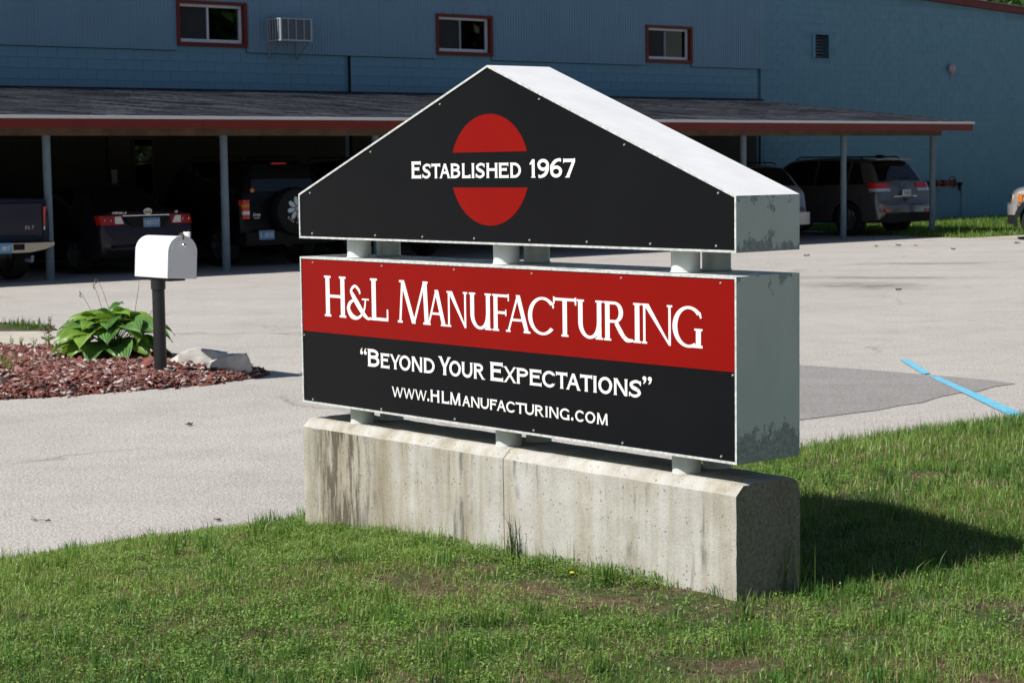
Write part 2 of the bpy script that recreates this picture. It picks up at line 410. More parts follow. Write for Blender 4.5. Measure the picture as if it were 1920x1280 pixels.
# ------------------------------------------------------------------ mesh helpers
class MB:
    def __init__(s):
        s.v, s.f, s.m = [], [], []
    def face(s, pts, mi=0):
        i = len(s.v)
        s.v += [tuple(p) for p in pts]
        s.f.append(tuple(range(i, i + len(pts))))
        s.m.append(mi)
        return s
    def box(s, a, b, mi=0, bev=0.0):
        (x0, y0, z0), (x1, y1, z1) = a, b
        if bev <= 0:
            i = len(s.v)
            s.v += [(x0, y0, z0), (x1, y0, z0), (x1, y1, z0), (x0, y1, z0), (x0, y0, z1), (x1, y0, z1), (x1, y1, z1), (x0, y1, z1)]
            for f in ((0, 3, 2, 1), (4, 5, 6, 7), (0, 1, 5, 4), (1, 2, 6, 5), (2, 3, 7, 6), (3, 0, 4, 7)):
                s.f.append(tuple(i + k for k in f)); s.m.append(mi)
        else:
            c = ((x0 + x1) / 2, (y0 + y1) / 2, (z0 + z1) / 2)
            h = ((x1 - x0) / 2, (y1 - y0) / 2, (z1 - z0) / 2)
            bm = bmesh.new()
            bmesh.ops.create_cube(bm, size=2.0)
            for v in bm.verts:
                v.co = Vector((c[0] + v.co.x * h[0], c[1] + v.co.y * h[1], c[2] + v.co.z * h[2]))
            bmesh.ops.bevel(bm, geom=list(bm.edges), offset=bev, segments=2, affect='EDGES', profile=0.6)
            s.bm(bm, mi)
        return s
    def bm(s, bm, mi=0):
        i = len(s.v)
        bm.verts.index_update()
        s.v += [tuple(v.co) for v in bm.verts]
        for f in bm.faces:
            s.f.append(tuple(i + v.index for v in f.verts)); s.m.append(mi)
        bm.free()
    def tube(s, p0, p1, r0, r1=None, n=12, mi=0, caps=True):
        r1 = r0 if r1 is None else r1
        p0, p1 = Vector(p0), Vector(p1)
        d = (p1 - p0).normalized()
        a = d.orthogonal().normalized()
        b = d.cross(a)
        i = len(s.v)
        for p, r in ((p0, r0), (p1, r1)):
            for k in range(n):
                t = 2 * math.pi * k / n
                s.v.append(tuple(p + (a * math.cos(t) + b * math.sin(t)) * r))
        for k in range(n):
            j = (k + 1) % n
            s.f.append((i + k, i + j, i + n + j, i + n + k)); s.m.append(mi)
        if caps:
            s.f.append(tuple(i + k for k in reversed(range(n)))); s.m.append(mi)
            s.f.append(tuple(i + n + k for k in range(n))); s.m.append(mi)
        return s
    def path(s, pts, radii, n=6, mi=0):
        for k in range(len(pts) - 1):
            s.tube(pts[k], pts[k + 1], radii[k], radii[k + 1], n, mi, True)
        return s
    def lathe(s, prof, n=24, axis='Z', origin=(0, 0, 0), mi=0, close=False):
        i = len(s.v)
        o = Vector(origin)
        m = len(prof)
        for k in range(n):
            t = 2 * math.pi * k / n
            c, q = math.cos(t), math.sin(t)
            for r, h in prof:
                if axis == 'Z':
                    p = Vector((r * c, r * q, h))
                elif axis == 'X':
                    p = Vector((h, r * c, r * q))
                else:
                    p = Vector((r * c, h, r * q))
                s.v.append(tuple(o + p))
        for k in range(n):
            j = (k + 1) % n
            for a in range(m - 1 if not close else m):
                b = (a + 1) % m
                s.f.append((i + k * m + a, i + j * m + a, i + j * m + b, i + k * m + b)); s.m.append(mi)
        return s
    def prism(s, pts, d0, d1, plane='XZ', mi=0):
        """polygon in a plane, extruded along the third axis"""
        def P(a, b, c):
            return {'XZ': (a, c, b), 'XY': (a, b, c), 'YZ': (c, a, b)}[plane]
        n = len(pts)
        i = len(s.v)
        for d in (d0, d1):
            s.v += [P(a, b, d) for a, b in pts]
        s.f.append(tuple(i + k for k in range(n))); s.m.append(mi)
        s.f.append(tuple(i + n + k for k in reversed(range(n)))); s.m.append(mi)
        for k in range(n):
            j = (k + 1) % n
            s.f.append((i + k, i + j, i + n + j, i + n + k)); s.m.append(mi)
        return s
    def mesh(s, name, mats, smooth=False, fix=True):
        me = bpy.data.meshes.new(name)
        me.from_pydata(s.v, [], s.f)
        if not isinstance(mats, (list, tuple)):
            mats = [mats]
        for m in mats:
            me.materials.append(m)
        if len(mats) > 1:
            me.polygons.foreach_set('material_index', s.m)
        if fix:
            bm = bmesh.new()
            bm.from_mesh(me)
            bmesh.ops.recalc_face_normals(bm, faces=bm.faces)
            bm.to_mesh(me)
            bm.free()
        if smooth:
            me.polygons.foreach_set('use_smooth', [True] * len(me.polygons))
            try:
                me.set_sharp_from_angle(angle=R(38))
            except Exception:
                pass
        me.update()
        return me
    def build(s, name, mats, parent=None, smooth=False, loc=None, fix=True):
        return link(name, s.mesh(name, mats, smooth, fix), parent, loc)

def link(name, me, parent=None, loc=None):
    o = bpy.data.objects.new(name, me)
    col.objects.link(o)
    if parent is not None:
        o.parent = parent
    if loc is not None:
        o.location = loc
    return o

def tag(o, label=None, cat=None, group=None, kind=None):
    if label: o['label'] = label
    if cat: o['category'] = cat
    if group: o['group'] = group
    if kind: o['kind'] = kind
    return o

def thing(name, label, cat, loc=(0, 0, 0), rz=0.0, group=None):
    o = bpy.data.objects.new(name, None)
    o.empty_display_size = 0.3
    col.objects.link(o)
    o.location = loc
    o.rotation_euler = (0, 0, rz)
    return tag(o, label, cat, group)

def np_mesh(name, verts, faces_quads, mat, tint=None, tris=None):
    """fast mesh from numpy arrays; tint: colour per vertex"""
    me = bpy.data.meshes.new(name)
    nv = len(verts)
    me.vertices.add(nv)
    me.vertices.foreach_set('co', np.ascontiguousarray(verts, dtype=np.float32).ravel())
    loops = [] ; starts = [] ; totals = []
    nq = 0 if faces_quads is None else len(faces_quads)
    ntri = 0 if tris is None else len(tris)
    idx = []
    if nq: idx.append(np.asarray(faces_quads, dtype=np.int32).ravel())
    if ntri: idx.append(np.asarray(tris, dtype=np.int32).ravel())
    idx = np.concatenate(idx)
    me.loops.add(len(idx))
    me.loops.foreach_set('vertex_index', idx)
    me.polygons.add(nq + ntri)
    st = np.concatenate([np.arange(nq) * 4, nq * 4 + np.arange(ntri) * 3]).astype(np.int32)
    me.polygons.foreach_set('loop_start', st)
    me.materials.append(mat)
    if tint is not None:
        a = me.attributes.new('tint', 'FLOAT_COLOR', 'POINT')
        c = np.ones((nv, 4), dtype=np.float32)
        c[:, :3] = tint
        a.data.foreach_set('color', c.ravel())
    me.update(calc_edges=True)
    me.validate()
    return me

# ------------------------------------------------------------------ lettering
def g_stroke(kind):
    if kind == 'roman':      # light condensed roman capitals
        return dict(T=0.168, t=0.08, hb=0.072, sx=0.055, sy=0.05, kind=kind)
    return dict(T=0.24, t=0.205, hb=0.175, sx=0.035, sy=0.055, kind=kind)   # heavy engraver's capitals

def glyph(ch, W, st):
    """list of convex polygons, cap height 1, width W"""
    T, t, hb, sx, sy = st['T'], st['t'], st['hb'], st['sx'], st['sy']
    if W < 0.6 and ch not in 'I.1':
        T, t = min(T, W * 0.33), min(t, W * 0.30)
    out = []
    def rect(x0, y0, x1, y1): out.append([(x0, y0), (x1, y0), (x1, y1), (x0, y1)])
    def diag(x0, y0, x1, y1, w): out.append([(x0 - w / 2, y0), (x0 + w / 2, y0), (x1 + w / 2, y1), (x1 - w / 2, y1)])
    def ser(x, y, w): rect(x - w / 2 - sx, y - (sy if y > 0.5 else 0), x + w / 2 + sx, y + (0 if y > 0.5 else sy))
    def stem(x, w, y0=0, y1=1, s0=True, s1=True):
        rect(x - w / 2, y0, x + w / 2, y1)
        if s0: ser(x, y0, w)
        if s1: ser(x, y1, w)
    def arc(cx, cy, rx, ry, a0, a1, wx, wy, n=22):
        for k in range(n):
            q = []
            for a, inner in ((a0 + (a1 - a0) * k / n, 0), (a0 + (a1 - a0) * (k + 1) / n, 0), (a0 + (a1 - a0) * (k + 1) / n, 1), (a0 + (a1 - a0) * k / n, 1)):
                c, s = math.cos(R(a)), math.sin(R(a))
                q.append((cx + (rx - inner * wx) * c, cy + (ry - inner * wy) * s))
            out.append(q)
    def path(pts, ws, n=8):
        P = [Vector((*p, 0)) for p in pts]
        S, Wd = [], []
        for i in range(len(P) - 1):
            p0, p1, p2, p3 = P[max(i - 1, 0)], P[i], P[i + 1], P[min(i + 2, len(P) - 1)]
            for k in range(n):
                u = k / n
                S.append(0.5 * ((2 * p1) + (p2 - p0) * u + (2 * p0 - 5 * p1 + 4 * p2 - p3) * u * u + (3 * p1 - p0 - 3 * p2 + p3) * u ** 3))
                Wd.append(ws[i] + (ws[i + 1] - ws[i]) * u)
        S.append(P[-1]); Wd.append(ws[-1])
        E = []
        for i in range(len(S)):
            d = (S[min(i + 1, len(S) - 1)] - S[max(i - 1, 0)]).normalized()
            nn = Vector((-d.y, d.x, 0)) * Wd[i] / 2
            E.append((S[i] + nn, S[i] - nn))
        for i in range(len(S) - 1):
            a, b = E[i], E[i + 1]
            out.append([(a[1].x, a[1].y), (b[1].x, b[1].y), (b[0].x, b[0].y), (a[0].x, a[0].y)])
    rom = st['kind'] == 'roman'
    l, r = T / 2 + sx, W - T / 2 - sx
    tick = 0.10 if rom else 0.06
    if ch == 'H':
        stem(l, T); stem(r, T); rect(l, 0.47, r, 0.47 + hb)
    elif ch == 'I':
        stem(W / 2, min(T, W - 2 * sx))
    elif ch == 'L':
        stem(l, T); rect(l, 0, W, hb); rect(W - t * 0.75, 0, W, 0.28 if rom else hb + tick)
    elif ch in 'EF':
        stem(l, T); rect(l, 1 - hb, W - 0.02, 1); rect(W - 0.07, 1 - hb - tick, W - 0.02, 1 + 0.02)
        rect(l, 0.47, W * 0.82, 0.47 + hb); rect(W * 0.82 - 0.05, 0.47 - tick * 0.5, W * 0.82, 0.47 + hb + tick * 0.5)
        if ch == 'E':
            rect(l, 0, W, hb); rect(W - 0.05, -0.02, W, hb + tick)
    elif ch == 'T':
        stem(W / 2, T, 0, 1, True, False); rect(0.02, 1 - hb, W - 0.02, 1)
        out.append([(0, 1 - hb - tick), (0.055, 1 - hb - tick * .9), (0.075, 1 + 0.02), (0.0, 1 + 0.03)])
        out.append([(W - 0.055, 1 - hb - tick), (W, 1 - hb - tick), (W, 1 + 0.03), (W - 0.075, 1 + 0.02)])
    elif ch == 'M':
        a = 0.14 * W if rom else 0.12 * W
        tt = t
        diag(sx + tt / 2, 0, a + 0.02, 1, tt); diag(W - sx - T * .45, 0, W - a - 0.02, 1, T * 0.9)
        diag(a + 0.02, 1, W / 2, 0.0, T * 0.85); diag(W - a - 0.03, 1, W / 2, 0.0, tt)
        ser(sx + tt / 2, 0, tt); ser(W - sx - T * .45, 0, T * .9)
        rect(a - 0.1, 1 - sy, a + 0.05, 1); rect(W - a - 0.05, 1 - sy, W - a + 0.1, 1)
    elif ch == 'N':
        ll, rr = sx + t / 2 + 0.02, W - sx - t / 2
        rect(ll - t / 2, 0, ll + t / 2, 1); ser(ll, 0, t); rect(ll - t / 2 - sx, 1 - sy, ll + t, 1)
        rect(rr - t / 2, 0.0, rr + t / 2, 1); ser(rr, 1, t)
        out.append([(ll - t / 2, 1), (ll - t / 2 + T * 1.15, 1), (rr + t / 2, 0), (rr + t / 2 - T * (0.4 if rom else 1.0), -0.0)])
        if not rom: pass
    elif ch == 'A':
        diag(sx + t / 2, 0, W / 2, 1, t); diag(W - sx - T / 2, 0, W / 2, 1, T); ser(sx + t / 2, 0, t); ser(W - sx - T / 2, 0, T)
        rect(W * 0.24, 0.30, W * 0.74, 0.30 + hb * 0.9)
    elif ch == 'V':
        diag(W / 2, 0, sx + T / 2, 1, T); diag(W / 2, 0, W - sx - t / 2, 1, t); ser(sx + T / 2, 1, T); ser(W - sx - t / 2, 1, t)
    elif ch == 'W':
        tt = T * 0.8
        q = (W - 2 * sx) / 4
        for k, (w, x0, x1) in enumerate(((tt, 0.0, 1.1), (tt * .8, 2.0, 1.1), (tt, 2.0, 2.9), (tt * .8, 4.0, 2.9))):
            diag(sx + x1 * q, 0, sx + x0 * q + (w / 2 if x0 == 0 else (-w / 2 if x0 == 4 else 0)), 1, w)
        ser(sx + tt / 2, 1, tt); ser(W - sx - tt / 2, 1, tt * .8)
    elif ch == 'U':
        R2 = 0.42
        rw = T if rom else t
        rect(l - T / 2, R2, l + T / 2, 1); ser(l, 1, T)
        rr = W - sx - rw / 2
        rect(rr - rw / 2, R2 if not rom else 0, rr + rw / 2, 1); ser(rr, 1, rw)
        if rom: ser(rr, 0, rw)
        x0, x1 = l - T / 2, rr + rw / 2
        arc((x0 + x1) / 2, R2, (x1 - x0) / 2, R2, 180, 360, (T + rw) / 2, hb * 1.1)
    elif ch in 'OQ0':
        arc(W / 2, 0.5, W / 2, 0.51, 0, 360, T * 0.98, hb, 36)
    elif ch in 'CG':
        arc(W * 0.54, 0.5, W * 0.54, 0.51, 42, 318 if ch == 'C' else 300, T, hb, 30)
        ex, ey = W * 0.54 + W * 0.54 * math.cos(R(42)), 0.5 + 0.51 * math.sin(R(42))
        out.append([(ex - 0.09, ey + 0.03), (ex - 0.015, ey - 0.13), (ex + 0.035, ey - 0.10), (ex + 0.0, ey + 0.03)])
        if ch == 'G':
            gx = W - sx - T / 2
            rect(gx - T / 2, 0.0, gx + T / 2, 0.42); ser(gx, 0.42, T)
            rect(W * 0.56, 0.0, gx + T / 2 + sx, hb * 0.9)
        elif not rom:
            out.append([(ex - 0.10, 0.5 - 0.51 * math.sin(R(42)) + 0.0), (ex - 0.03, 0.19), (ex + 0.03, 0.29), (ex + 0.05, 0.23)])
    elif ch == 'S':
        w = T if not rom else T
        path([(W * .93, .76), (W * .78, .90), (W * .48, .92), (W * .17, .76), (W * .30, .58), (W * .66, .45), (W * .85, .26), (W * .58, .085), (W * .25, .10), (W * .06, .26)],
             [hb * .55, hb * .9, hb, w * .85, w, w, w * .85, hb, hb * .9, hb * .55])
        rect(W * .89, .70, W * .97, .97); rect(W * .02, .03, W * .10, .30)
    elif ch in 'BPRD':
        stem(l, T)
        x = l
        if ch == 'D':
            arc(W * .40, 0.5, W * .60, 0.5, -90, 90, T, hb); rect(x, 0, W * .41, hb); rect(x, 1 - hb, W * .41, 1)
        else:
            up = 0.27
            cx = W * .45
            rx = (W * .93 if ch != 'R' else W * .84) - cx
            if ch == 'R' and rom: rx = W * .66 - W * .38; cx = W * .38
            arc(cx, 1 - up, rx, up, -90, 90, T * .95, hb); rect(x, 1 - hb, cx + .01, 1); rect(x, 1 - 2 * up, cx + .01, 1 - 2 * up + hb)
            if ch == 'B':
                lo = (1 - 2 * up + hb) / 2
                arc(cx, lo, W - cx, lo, -90, 90, T, hb); rect(x, 0, cx + .01, hb)
            if ch == 'R':
                if rom:
                    path([(cx + .05, .47), (W * .58, .25), (W * .76, .06), (W * .99, .045)], [T * .8, T * .85, T * .7, hb * .8])
                else:
                    diag(W - sx - T * .5, 0, cx + .04, .48, T); rect(W - sx * 2 - T, 0, W + .02, sy)
    elif ch == 'X':
        diag(W - sx - T / 2, 0, sx + T / 2, 1, T); diag(sx + t / 2, 0, W - sx - t / 2, 1, t)
        for xx, ww in ((sx + t / 2, t), (W - sx - T / 2, T)): ser(xx, 0, ww)
        for xx, ww in ((sx + T / 2, T), (W - sx - t / 2, t)): ser(xx, 1, ww)
    elif ch == 'Y':
        diag(W / 2, .40, sx + T / 2, 1, T); diag(W / 2, .40, W - sx - t / 2, 1, t); rect(W / 2 - T / 2, 0, W / 2 + T / 2, .44); ser(W / 2, 0, T)
        ser(sx + T / 2, 1, T); ser(W - sx - t / 2, 1, t)
    elif ch == '1':
        rect(W * .68 - T / 2, 0, W * .68 + T / 2, 1); rect(W * .68 - T / 2 - .06, 0, W * .68 + T / 2 + .06, sy)
        out.append([(0, .76), (.05, .70), (W * .68, .80), (W * .68, 1.0), (W * .4, .95)])
    elif ch == '2':
        path([(W * .08, .72), (W * .25, .93), (W * .7, .92), (W * .85, .70), (W * .5, .38), (W * .12, .08)], [hb, hb, hb, T, T, T]); rect(0, 0, W, hb)
    elif ch == '3':
        path([(W * .08, .85), (W * .45, .93), (W * .82, .74), (W * .45, .53)], [hb, hb, T, hb]); path([(W * .45, .53), (W * .86, .28), (W * .45, .07), (W * .06, .16)], [hb, T, hb, hb])
    elif ch == '4':
        rect(W * .62 - T / 2, 0, W * .62 + T / 2, 1); rect(0, .26, W, .26 + hb); diag(t / 2, .3, W * .58, 1, t)
    elif ch == '5':
        rect(W * .1, 1 - hb, W * .9, 1); rect(W * .1, .5, W * .1 + t, 1); path([(W * .12, .55), (W * .5, .63), (W * .86, .33), (W * .5, .07), (W * .05, .14)], [hb, hb, T, hb, hb])
    elif ch in '69':
        P = out
        n0 = len(P)
        arc(W / 2, .32, W / 2, .32, 0, 360, T * .95, hb, 30)
        path([(T * .5, .36), (W * .16, .62), (W * .42, .86), (W * .86, .97)], [T, T, T * .8, hb * .7])
        rect(W * .80, .84, W * .92, 1.0)
        if ch == '9':
            out[:] = [[(W - x, 1 - y) for x, y in p] for p in out]
    elif ch == '8':
        arc(W / 2, .74, W * .42, .26, 0, 360, T * .8, hb, 24); arc(W / 2, .27, W * .5, .28, 0, 360, T * .9, hb, 24)
    elif ch == '7':
        rect(0, 1 - hb, W, 1); rect(0, 1 - hb - tick, .055, 1.02); out.append([(W * .20, 0), (W * .20 + T * 1.15, 0), (W, 1 - hb + .02), (W - T, 1 - hb + .02)])
        rect(W * .20 - .04, 0, W * .20 + T * 1.15 + .04, sy)
        rect(W - .06, 1 - hb, W, 1.03)
    elif ch == '.':
        n = 14
        out.append([(W / 2 + W / 2 * math.cos(2 * math.pi * k / n), W / 2 + W / 2 * math.sin(2 * math.pi * k / n)) for k in range(n)])
    elif ch in '“”':
        for dx in (0.0, W * .56):
            c = [(W * .22 + W * .21 * math.cos(2 * math.pi * k / 12), .74 + .11 * math.sin(2 * math.pi * k / 12)) for k in range(12)]
            tail = [(W * .01, .74), (W * .13, .76), (W * .30, .93), (W * .38, 1.0), (W * .26, 1.0), (W * .08, .90)]
            ps = [c, tail]
            if ch == '”':
                ps = [[(W * .44 - x, 1.64 - y) for x, y in p] for p in ps]
            for p in ps:
                out.append([(x + dx, y + (0 if ch == '“' else .06)) for x, y in p])
    elif ch == '&':
        path([(W * .99, .06), (W * .88, .03), (W * .70, .15), (W * .46, .42), (W * .27, .66), (W * .17, .84), (W * .33, .97), (W * .50, .86), (W * .55, .74)],
             [.06, .08, .15, .19, .17, .10, .08, .10, .06])
        path([(W * .34, .58), (W * .12, .46), (W * .05, .27), (W * .18, .08), (W * .42, .025), (W * .62, .14), (W * .74, .34), (W * .78, .58)],
             [.05, .12, .17, .17, .09, .08, .08, .07])
        rect(W * .62, .57, W * .92, .615)
    elif ch == 'J':
        rect(W * .6 - T / 2, .25, W * .6 + T / 2, 1); path([(W * .6, .28), (W * .45, .05), (W * .05, .12)], [T, T, T * .8])
    elif ch == 'e':
        arc(W / 2, .36, W / 2, .36, 20, 320, T, T * .8, 20); rect(W * .1, .30, W * .98, .42)
    elif ch == 'p':
        rect(0, -.28, T, .72); arc(W / 2, .36, W / 2, .36, 0, 360, T, T * .8, 20)
    elif ch == 'f':
        rect(W * .3, 0, W * .3 + T, .8); path([(W * .3 + T / 2, .78), (W * .6, .97), (W * .95, .95)], [T, T, T]); rect(0, .55, W, .68)
    elif ch == 'i':
        rect(W / 2 - T / 2, 0, W / 2 + T / 2, .7); rect(W / 2 - T / 2, .8, W / 2 + T / 2, .97)
    elif ch == 's':
        path([(W * .9, .6), (W * .5, .68), (W * .15, .52), (W * .85, .22), (W * .5, .05), (W * .08, .12)], [T * .8] * 6)
    elif ch == 'g':
        arc(W / 2, .36, W / 2, .36, 0, 360, T, T * .8, 20); path([(W - T / 2, .7), (W - T / 2, 0), (W * .5, -.22), (W * .05, -.15)], [T] * 4)
    elif ch == 'o':
        arc(W / 2, .36, W / 2, .36, 0, 360, T, T * .8, 20)
    elif ch == 'd':
        rect(W - T, 0, W, 1); arc(W / 2, .36, W / 2, .36, 0, 360, T, T * .8, 20)
    return out

def letter_mesh(ch, width, height, st, step=0.00003):
    """flat cut-vinyl letter in local x (along) / z (up), facing -y; the pieces of one letter lap like cut film"""
    mb = MB()
    for k, p in enumerate(glyph(ch, width / height, st)):
        y = -step * (k % 40)
        q = [(x * height, y, z * height) for x, z in p]
        nx = sum(q[i][0] * q[(i + 1) % len(q)][2] - q[(i + 1) % len(q)][0] * q[i][2] for i in range(len(q)))
        mb.face(q if nx > 0 else q[::-1])
    return mb.mesh('letter', M['letter'], False, False)

def put_letters(parent, items, base, top, st, y):
    """items: (character, left, right[, top]) measured along the panel"""
    for it in items:
        ch, a, b = it[:3]
        tp = it[3] if len(it) > 3 else top
        h = (it[4] if len(it) > 4 else tp - base)
        link('letter', letter_mesh(ch, b - a, h, st), parent, (a, y, it[5] if len(it) > 5 else base))

def small_text(name, text, h, st, mat, parent, loc, gap=0.14, wid=0.62, rot=None):
    """small raised or printed wording as one part; local x along, z up, facing -y"""
    mb = MB()
    x = 0.0
    for ch in text:
        if ch == ' ':
            x += h * 0.4
            continue
        w = wid * (0.45 if ch in 'Iif1.' else 1.0)
        for k, p in enumerate(glyph(ch, w, st)):
            q = [(x + a * h, -0.0006 - 0.00003 * (k % 40), b * h) for a, b in p]
            nx = sum(q[i][0] * q[(i + 1) % len(q)][2] - q[(i + 1) % len(q)][0] * q[i][2] for i in range(len(q)))
            mb.face(q if nx > 0 else q[::-1])
        x += (w + gap) * h
    for i, v in enumerate(mb.v):
        mb.v[i] = (v[0] - x / 2, v[1], v[2])
    o = mb.build(name, mat, parent, False, loc, False)
    if rot: o.rotation_euler = rot
    return o

ROMAN, ENGR = g_stroke('roman'), g_stroke('engraver')

# ------------------------------------------------------------------ ground
def lawn_e(x, y):
    """distance inside the lawn, measured from its edge along the parking lot"""
    return 0.6126 * (x + 2.17) - 0.7904 * (y - 8.18)
def lawn_z(x, y):
    e = np.maximum(lawn_e(x, y), -0.6)
    z = 0.272 * (1 - np.exp(-np.maximum(e, 0) / 0.92)) + np.minimum(e, 0) * 0.12
    w = np.clip(e * 2, 0, 1)
    return z + w * (-0.016 + 0.006 * np.sin(2.1 * x + 1.3 * y) + 0.006 * np.sin(4.3 * x - 3.1 * y + 1) + 0.004 * np.sin(11 * x + 7 * y) + 0.004 * np.sin(17 * y - 9 * x))

lot = MB().face([(-400, -60, 0), (400, -60, 0), (400, 700, 0), (-400, 700, 0)])
tag(lot.build('parking_lot', M['asphalt'], fix=False), 'pale worn gravelly asphalt parking lot', kind='structure')

# lawn soil sheet
def soil_mat():
    m, nt, b = new_mat('lawn_soil')
    co = obj_co(nt)
    c = ramp(nt, noise_tex(nt, co, 26, 5, 0.7), [(0.28, (0.055, 0.036, 0.024)), (0.5, (0.12, 0.083, 0.057)), (0.72, (0.23, 0.17, 0.12))])
    c = mixc(nt, ramp(nt, noise_tex(nt, co, 3.5, 4), [(0.4, (0, 0, 0)), (0.58, (1, 1, 1))]), c, (0.045, 0.085, 0.022))
    nt.links.new(c, b.inputs['Base Color'])
    b.inputs['Roughness'].default_value = 0.95
    b.inputs['Specular IOR Level'].default_value = 0.1
    bump(nt, b, noise_tex(nt, co, 45, 4, 0.7), 0.9, 0.02)
    return m
M['soil'] = soil_mat()
ed = np.array([0.7904, 0.6126]); en = np.array([0.6126, -0.7904]); e0 = np.array([-2.17, 8.18])
us = np.linspace(-9, 16, 170); es_ = np.concatenate([np.linspace(-0.12, 1.5, 30), np.linspace(1.6, 12, 60)])
U_, E_ = np.meshgrid(us, es_, indexing='ij')
wob = 0.035 * np.sin(U_ * 3.1) + 0.025 * np.sin(U_ * 7.7 + 1) + 0.012 * np.sin(U_ * 19)
E2 = E_ + wob * (E_ < 0.3)
X_ = e0[0] + ed[0] * U_ + en[0] * E2; Y_ = e0[1] + ed[1] * U_ + en[1] * E2
Z_ = lawn_z(X_, Y_) + 0.004
nu, ne = U_.shape
vv = np.stack([X_, Y_, Z_], -1).reshape(-1, 3)
ii = np.arange(nu * ne).reshape(nu, ne)
qq = np.stack([ii[:-1, :-1], ii[:-1, 1:], ii[1:, 1:], ii[1:, :-1]], -1).reshape(-1, 4)
me = np_mesh('lawn', vv, qq, M['soil'])
me.polygons.foreach_set('use_smooth', [True] * len(me.polygons))
tag(link('lawn', me), 'sloping green lawn in front of the lot', kind='structure')

def flat(name, pts, z, mat, label=None, sub=None):
    mb = MB().face([(x, y, z) for x, y in pts])
    o = mb.build(name, mat, fix=True)
    return tag(o, label, kind='structure')

flat('asphalt_patch', [(1.2, 17.0), (2.35, 15.97), (2.75, 15.62), (3.078, 15.26), (3.42, 14.9), (3.56, 14.72), (3.719, 14.429), (3.52, 14.27), (3.33, 13.98), (3.18, 13.9), (2.982, 13.669), (2.80, 13.36), (2.62, 13.22), (2.44, 13.0), (2.242, 12.851), (1.845, 12.536), (0.6, 13.6)], 0.004, M['asphalt_patch'], 'darker grey asphalt patch with a pointed end')
flat('parking_line', [(3.226, 16.31), (3.306, 16.29), (3.249, 15.20), (3.180, 15.13)], 0.008, M['line_blue'], 'short far stretch of the bright blue painted line')
flat('parking_line', [(3.190, 14.98), (3.262, 14.93), (3.284, 14.0), (3.318, 12.74), (3.332, 12.1), (3.205, 12.1), (3.205, 12.9), (3.20, 14.0)], 0.008, M['line_blue'], 'long near stretch of the bright blue painted line')
flat('parking_line', [(9.85, 42.0), (12.5, 38.1), (12.62, 38.16), (10.0, 42.1)], 0.005, M['line_yellow'], 'faint yellow painted line near the parked pewter vehicle')
wk = MB().box((-9.0, 18.1, -0.05), (-6.0, 20.0, 0.035)).box((-5.992, 18.15, -0.05), (-4.42, 19.98, 0.035))
wk = MB()
wk.prism([(-9.5, 18.6), (-6.3, 18.25), (-6.3, 20.15), (-9.5, 20.4)], -0.05, 0.035, 'XY')
wk.prism([(-6.29, 18.25), (-4.30, 18.12), (-4.22, 18.6), (-4.55, 20.0), (-6.29, 20.15)], -0.05, 0.034, 'XY')
tag(wk.build('concrete_walk', M['walk']), 'pale concrete walk end behind the mulch bed', kind='structure')

# mulch bed: a low mound
bed = [(-8.5, 13.2), (-6.0, 13.6), (-4.5, 14.0), (-3.74, 14.26), (-3.3, 14.42), (-2.86, 14.74), (-2.32, 15.12), (-2.02, 15.58), (-1.96, 15.85), (-2.2, 16.3), (-2.7, 16.9), (-3.3, 17.6), (-4.1, 18.05), (-5.6, 18.2), (-8.5, 18.4)]
def seg_dist(x, y):
    d = np.full(np.shape(x), 1e9)
    for (x0, y0), (x1, y1) in zip(bed, bed[1:] + bed[:1]):
        dx, dy = x1 - x0, y1 - y0
        t = np.clip(((x - x0) * dx + (y - y0) * dy) / (dx * dx + dy * dy), 0, 1)
        d = np.minimum(d, np.hypot(x - x0 - t * dx, y - y0 - t * dy))
    return d
def in_bed(x, y):
    ins = np.zeros(np.shape(x), bool)
    for (x0, y0), (x1, y1) in zip(bed, bed[1:] + bed[:1]):
        c = ((y0 > y) != (y1 > y)) & (x < (x1 - x0) * (y - y0) / (y1 - y0 + 1e-12) + x0)
        ins ^= c
    return ins
def bed_z(x, y):
    d = np.where(in_bed(x, y), seg_dist(x, y), 0)
    return 0.115 * (1 - np.exp(-d / 0.35)) + 0.006 * np.sin(9 * x + 5 * y) * np.clip(d * 4, 0, 1) + 0.005 * np.sin(17 * x - 13 * y) * np.clip(d * 4, 0, 1)
bm = bmesh.new()
gx = np.arange(-8.6, -1.8, 0.06); gy = np.arange(13.1, 18.5, 0.06)
GX, GY = np.meshgrid(gx, gy, indexing='ij')
ins = in_bed(GX, GY); GZ = bed_z(GX, GY) + 0.002
GZ = np.where(ins, GZ, -0.03)
keep = ins[:-1, :-1] | ins[1:, :-1] | ins[:-1, 1:] | ins[1:, 1:]
ii = np.arange(GX.size).reshape(GX.shape)
qq = np.stack([ii[:-1, :-1], ii[1:, :-1], ii[1:, 1:], ii[:-1, 1:]], -1)[keep]
bm.free()
me = np_mesh('mulch_bed', np.stack([GX, GY, GZ], -1).reshape(-1, 3), qq, M['mulch_soil'])
me.polygons.foreach_set('use_smooth', [True] * len(me.polygons))
tag(link('mulch_bed', me), 'low mound of red mulch at the mailbox', kind='structure')

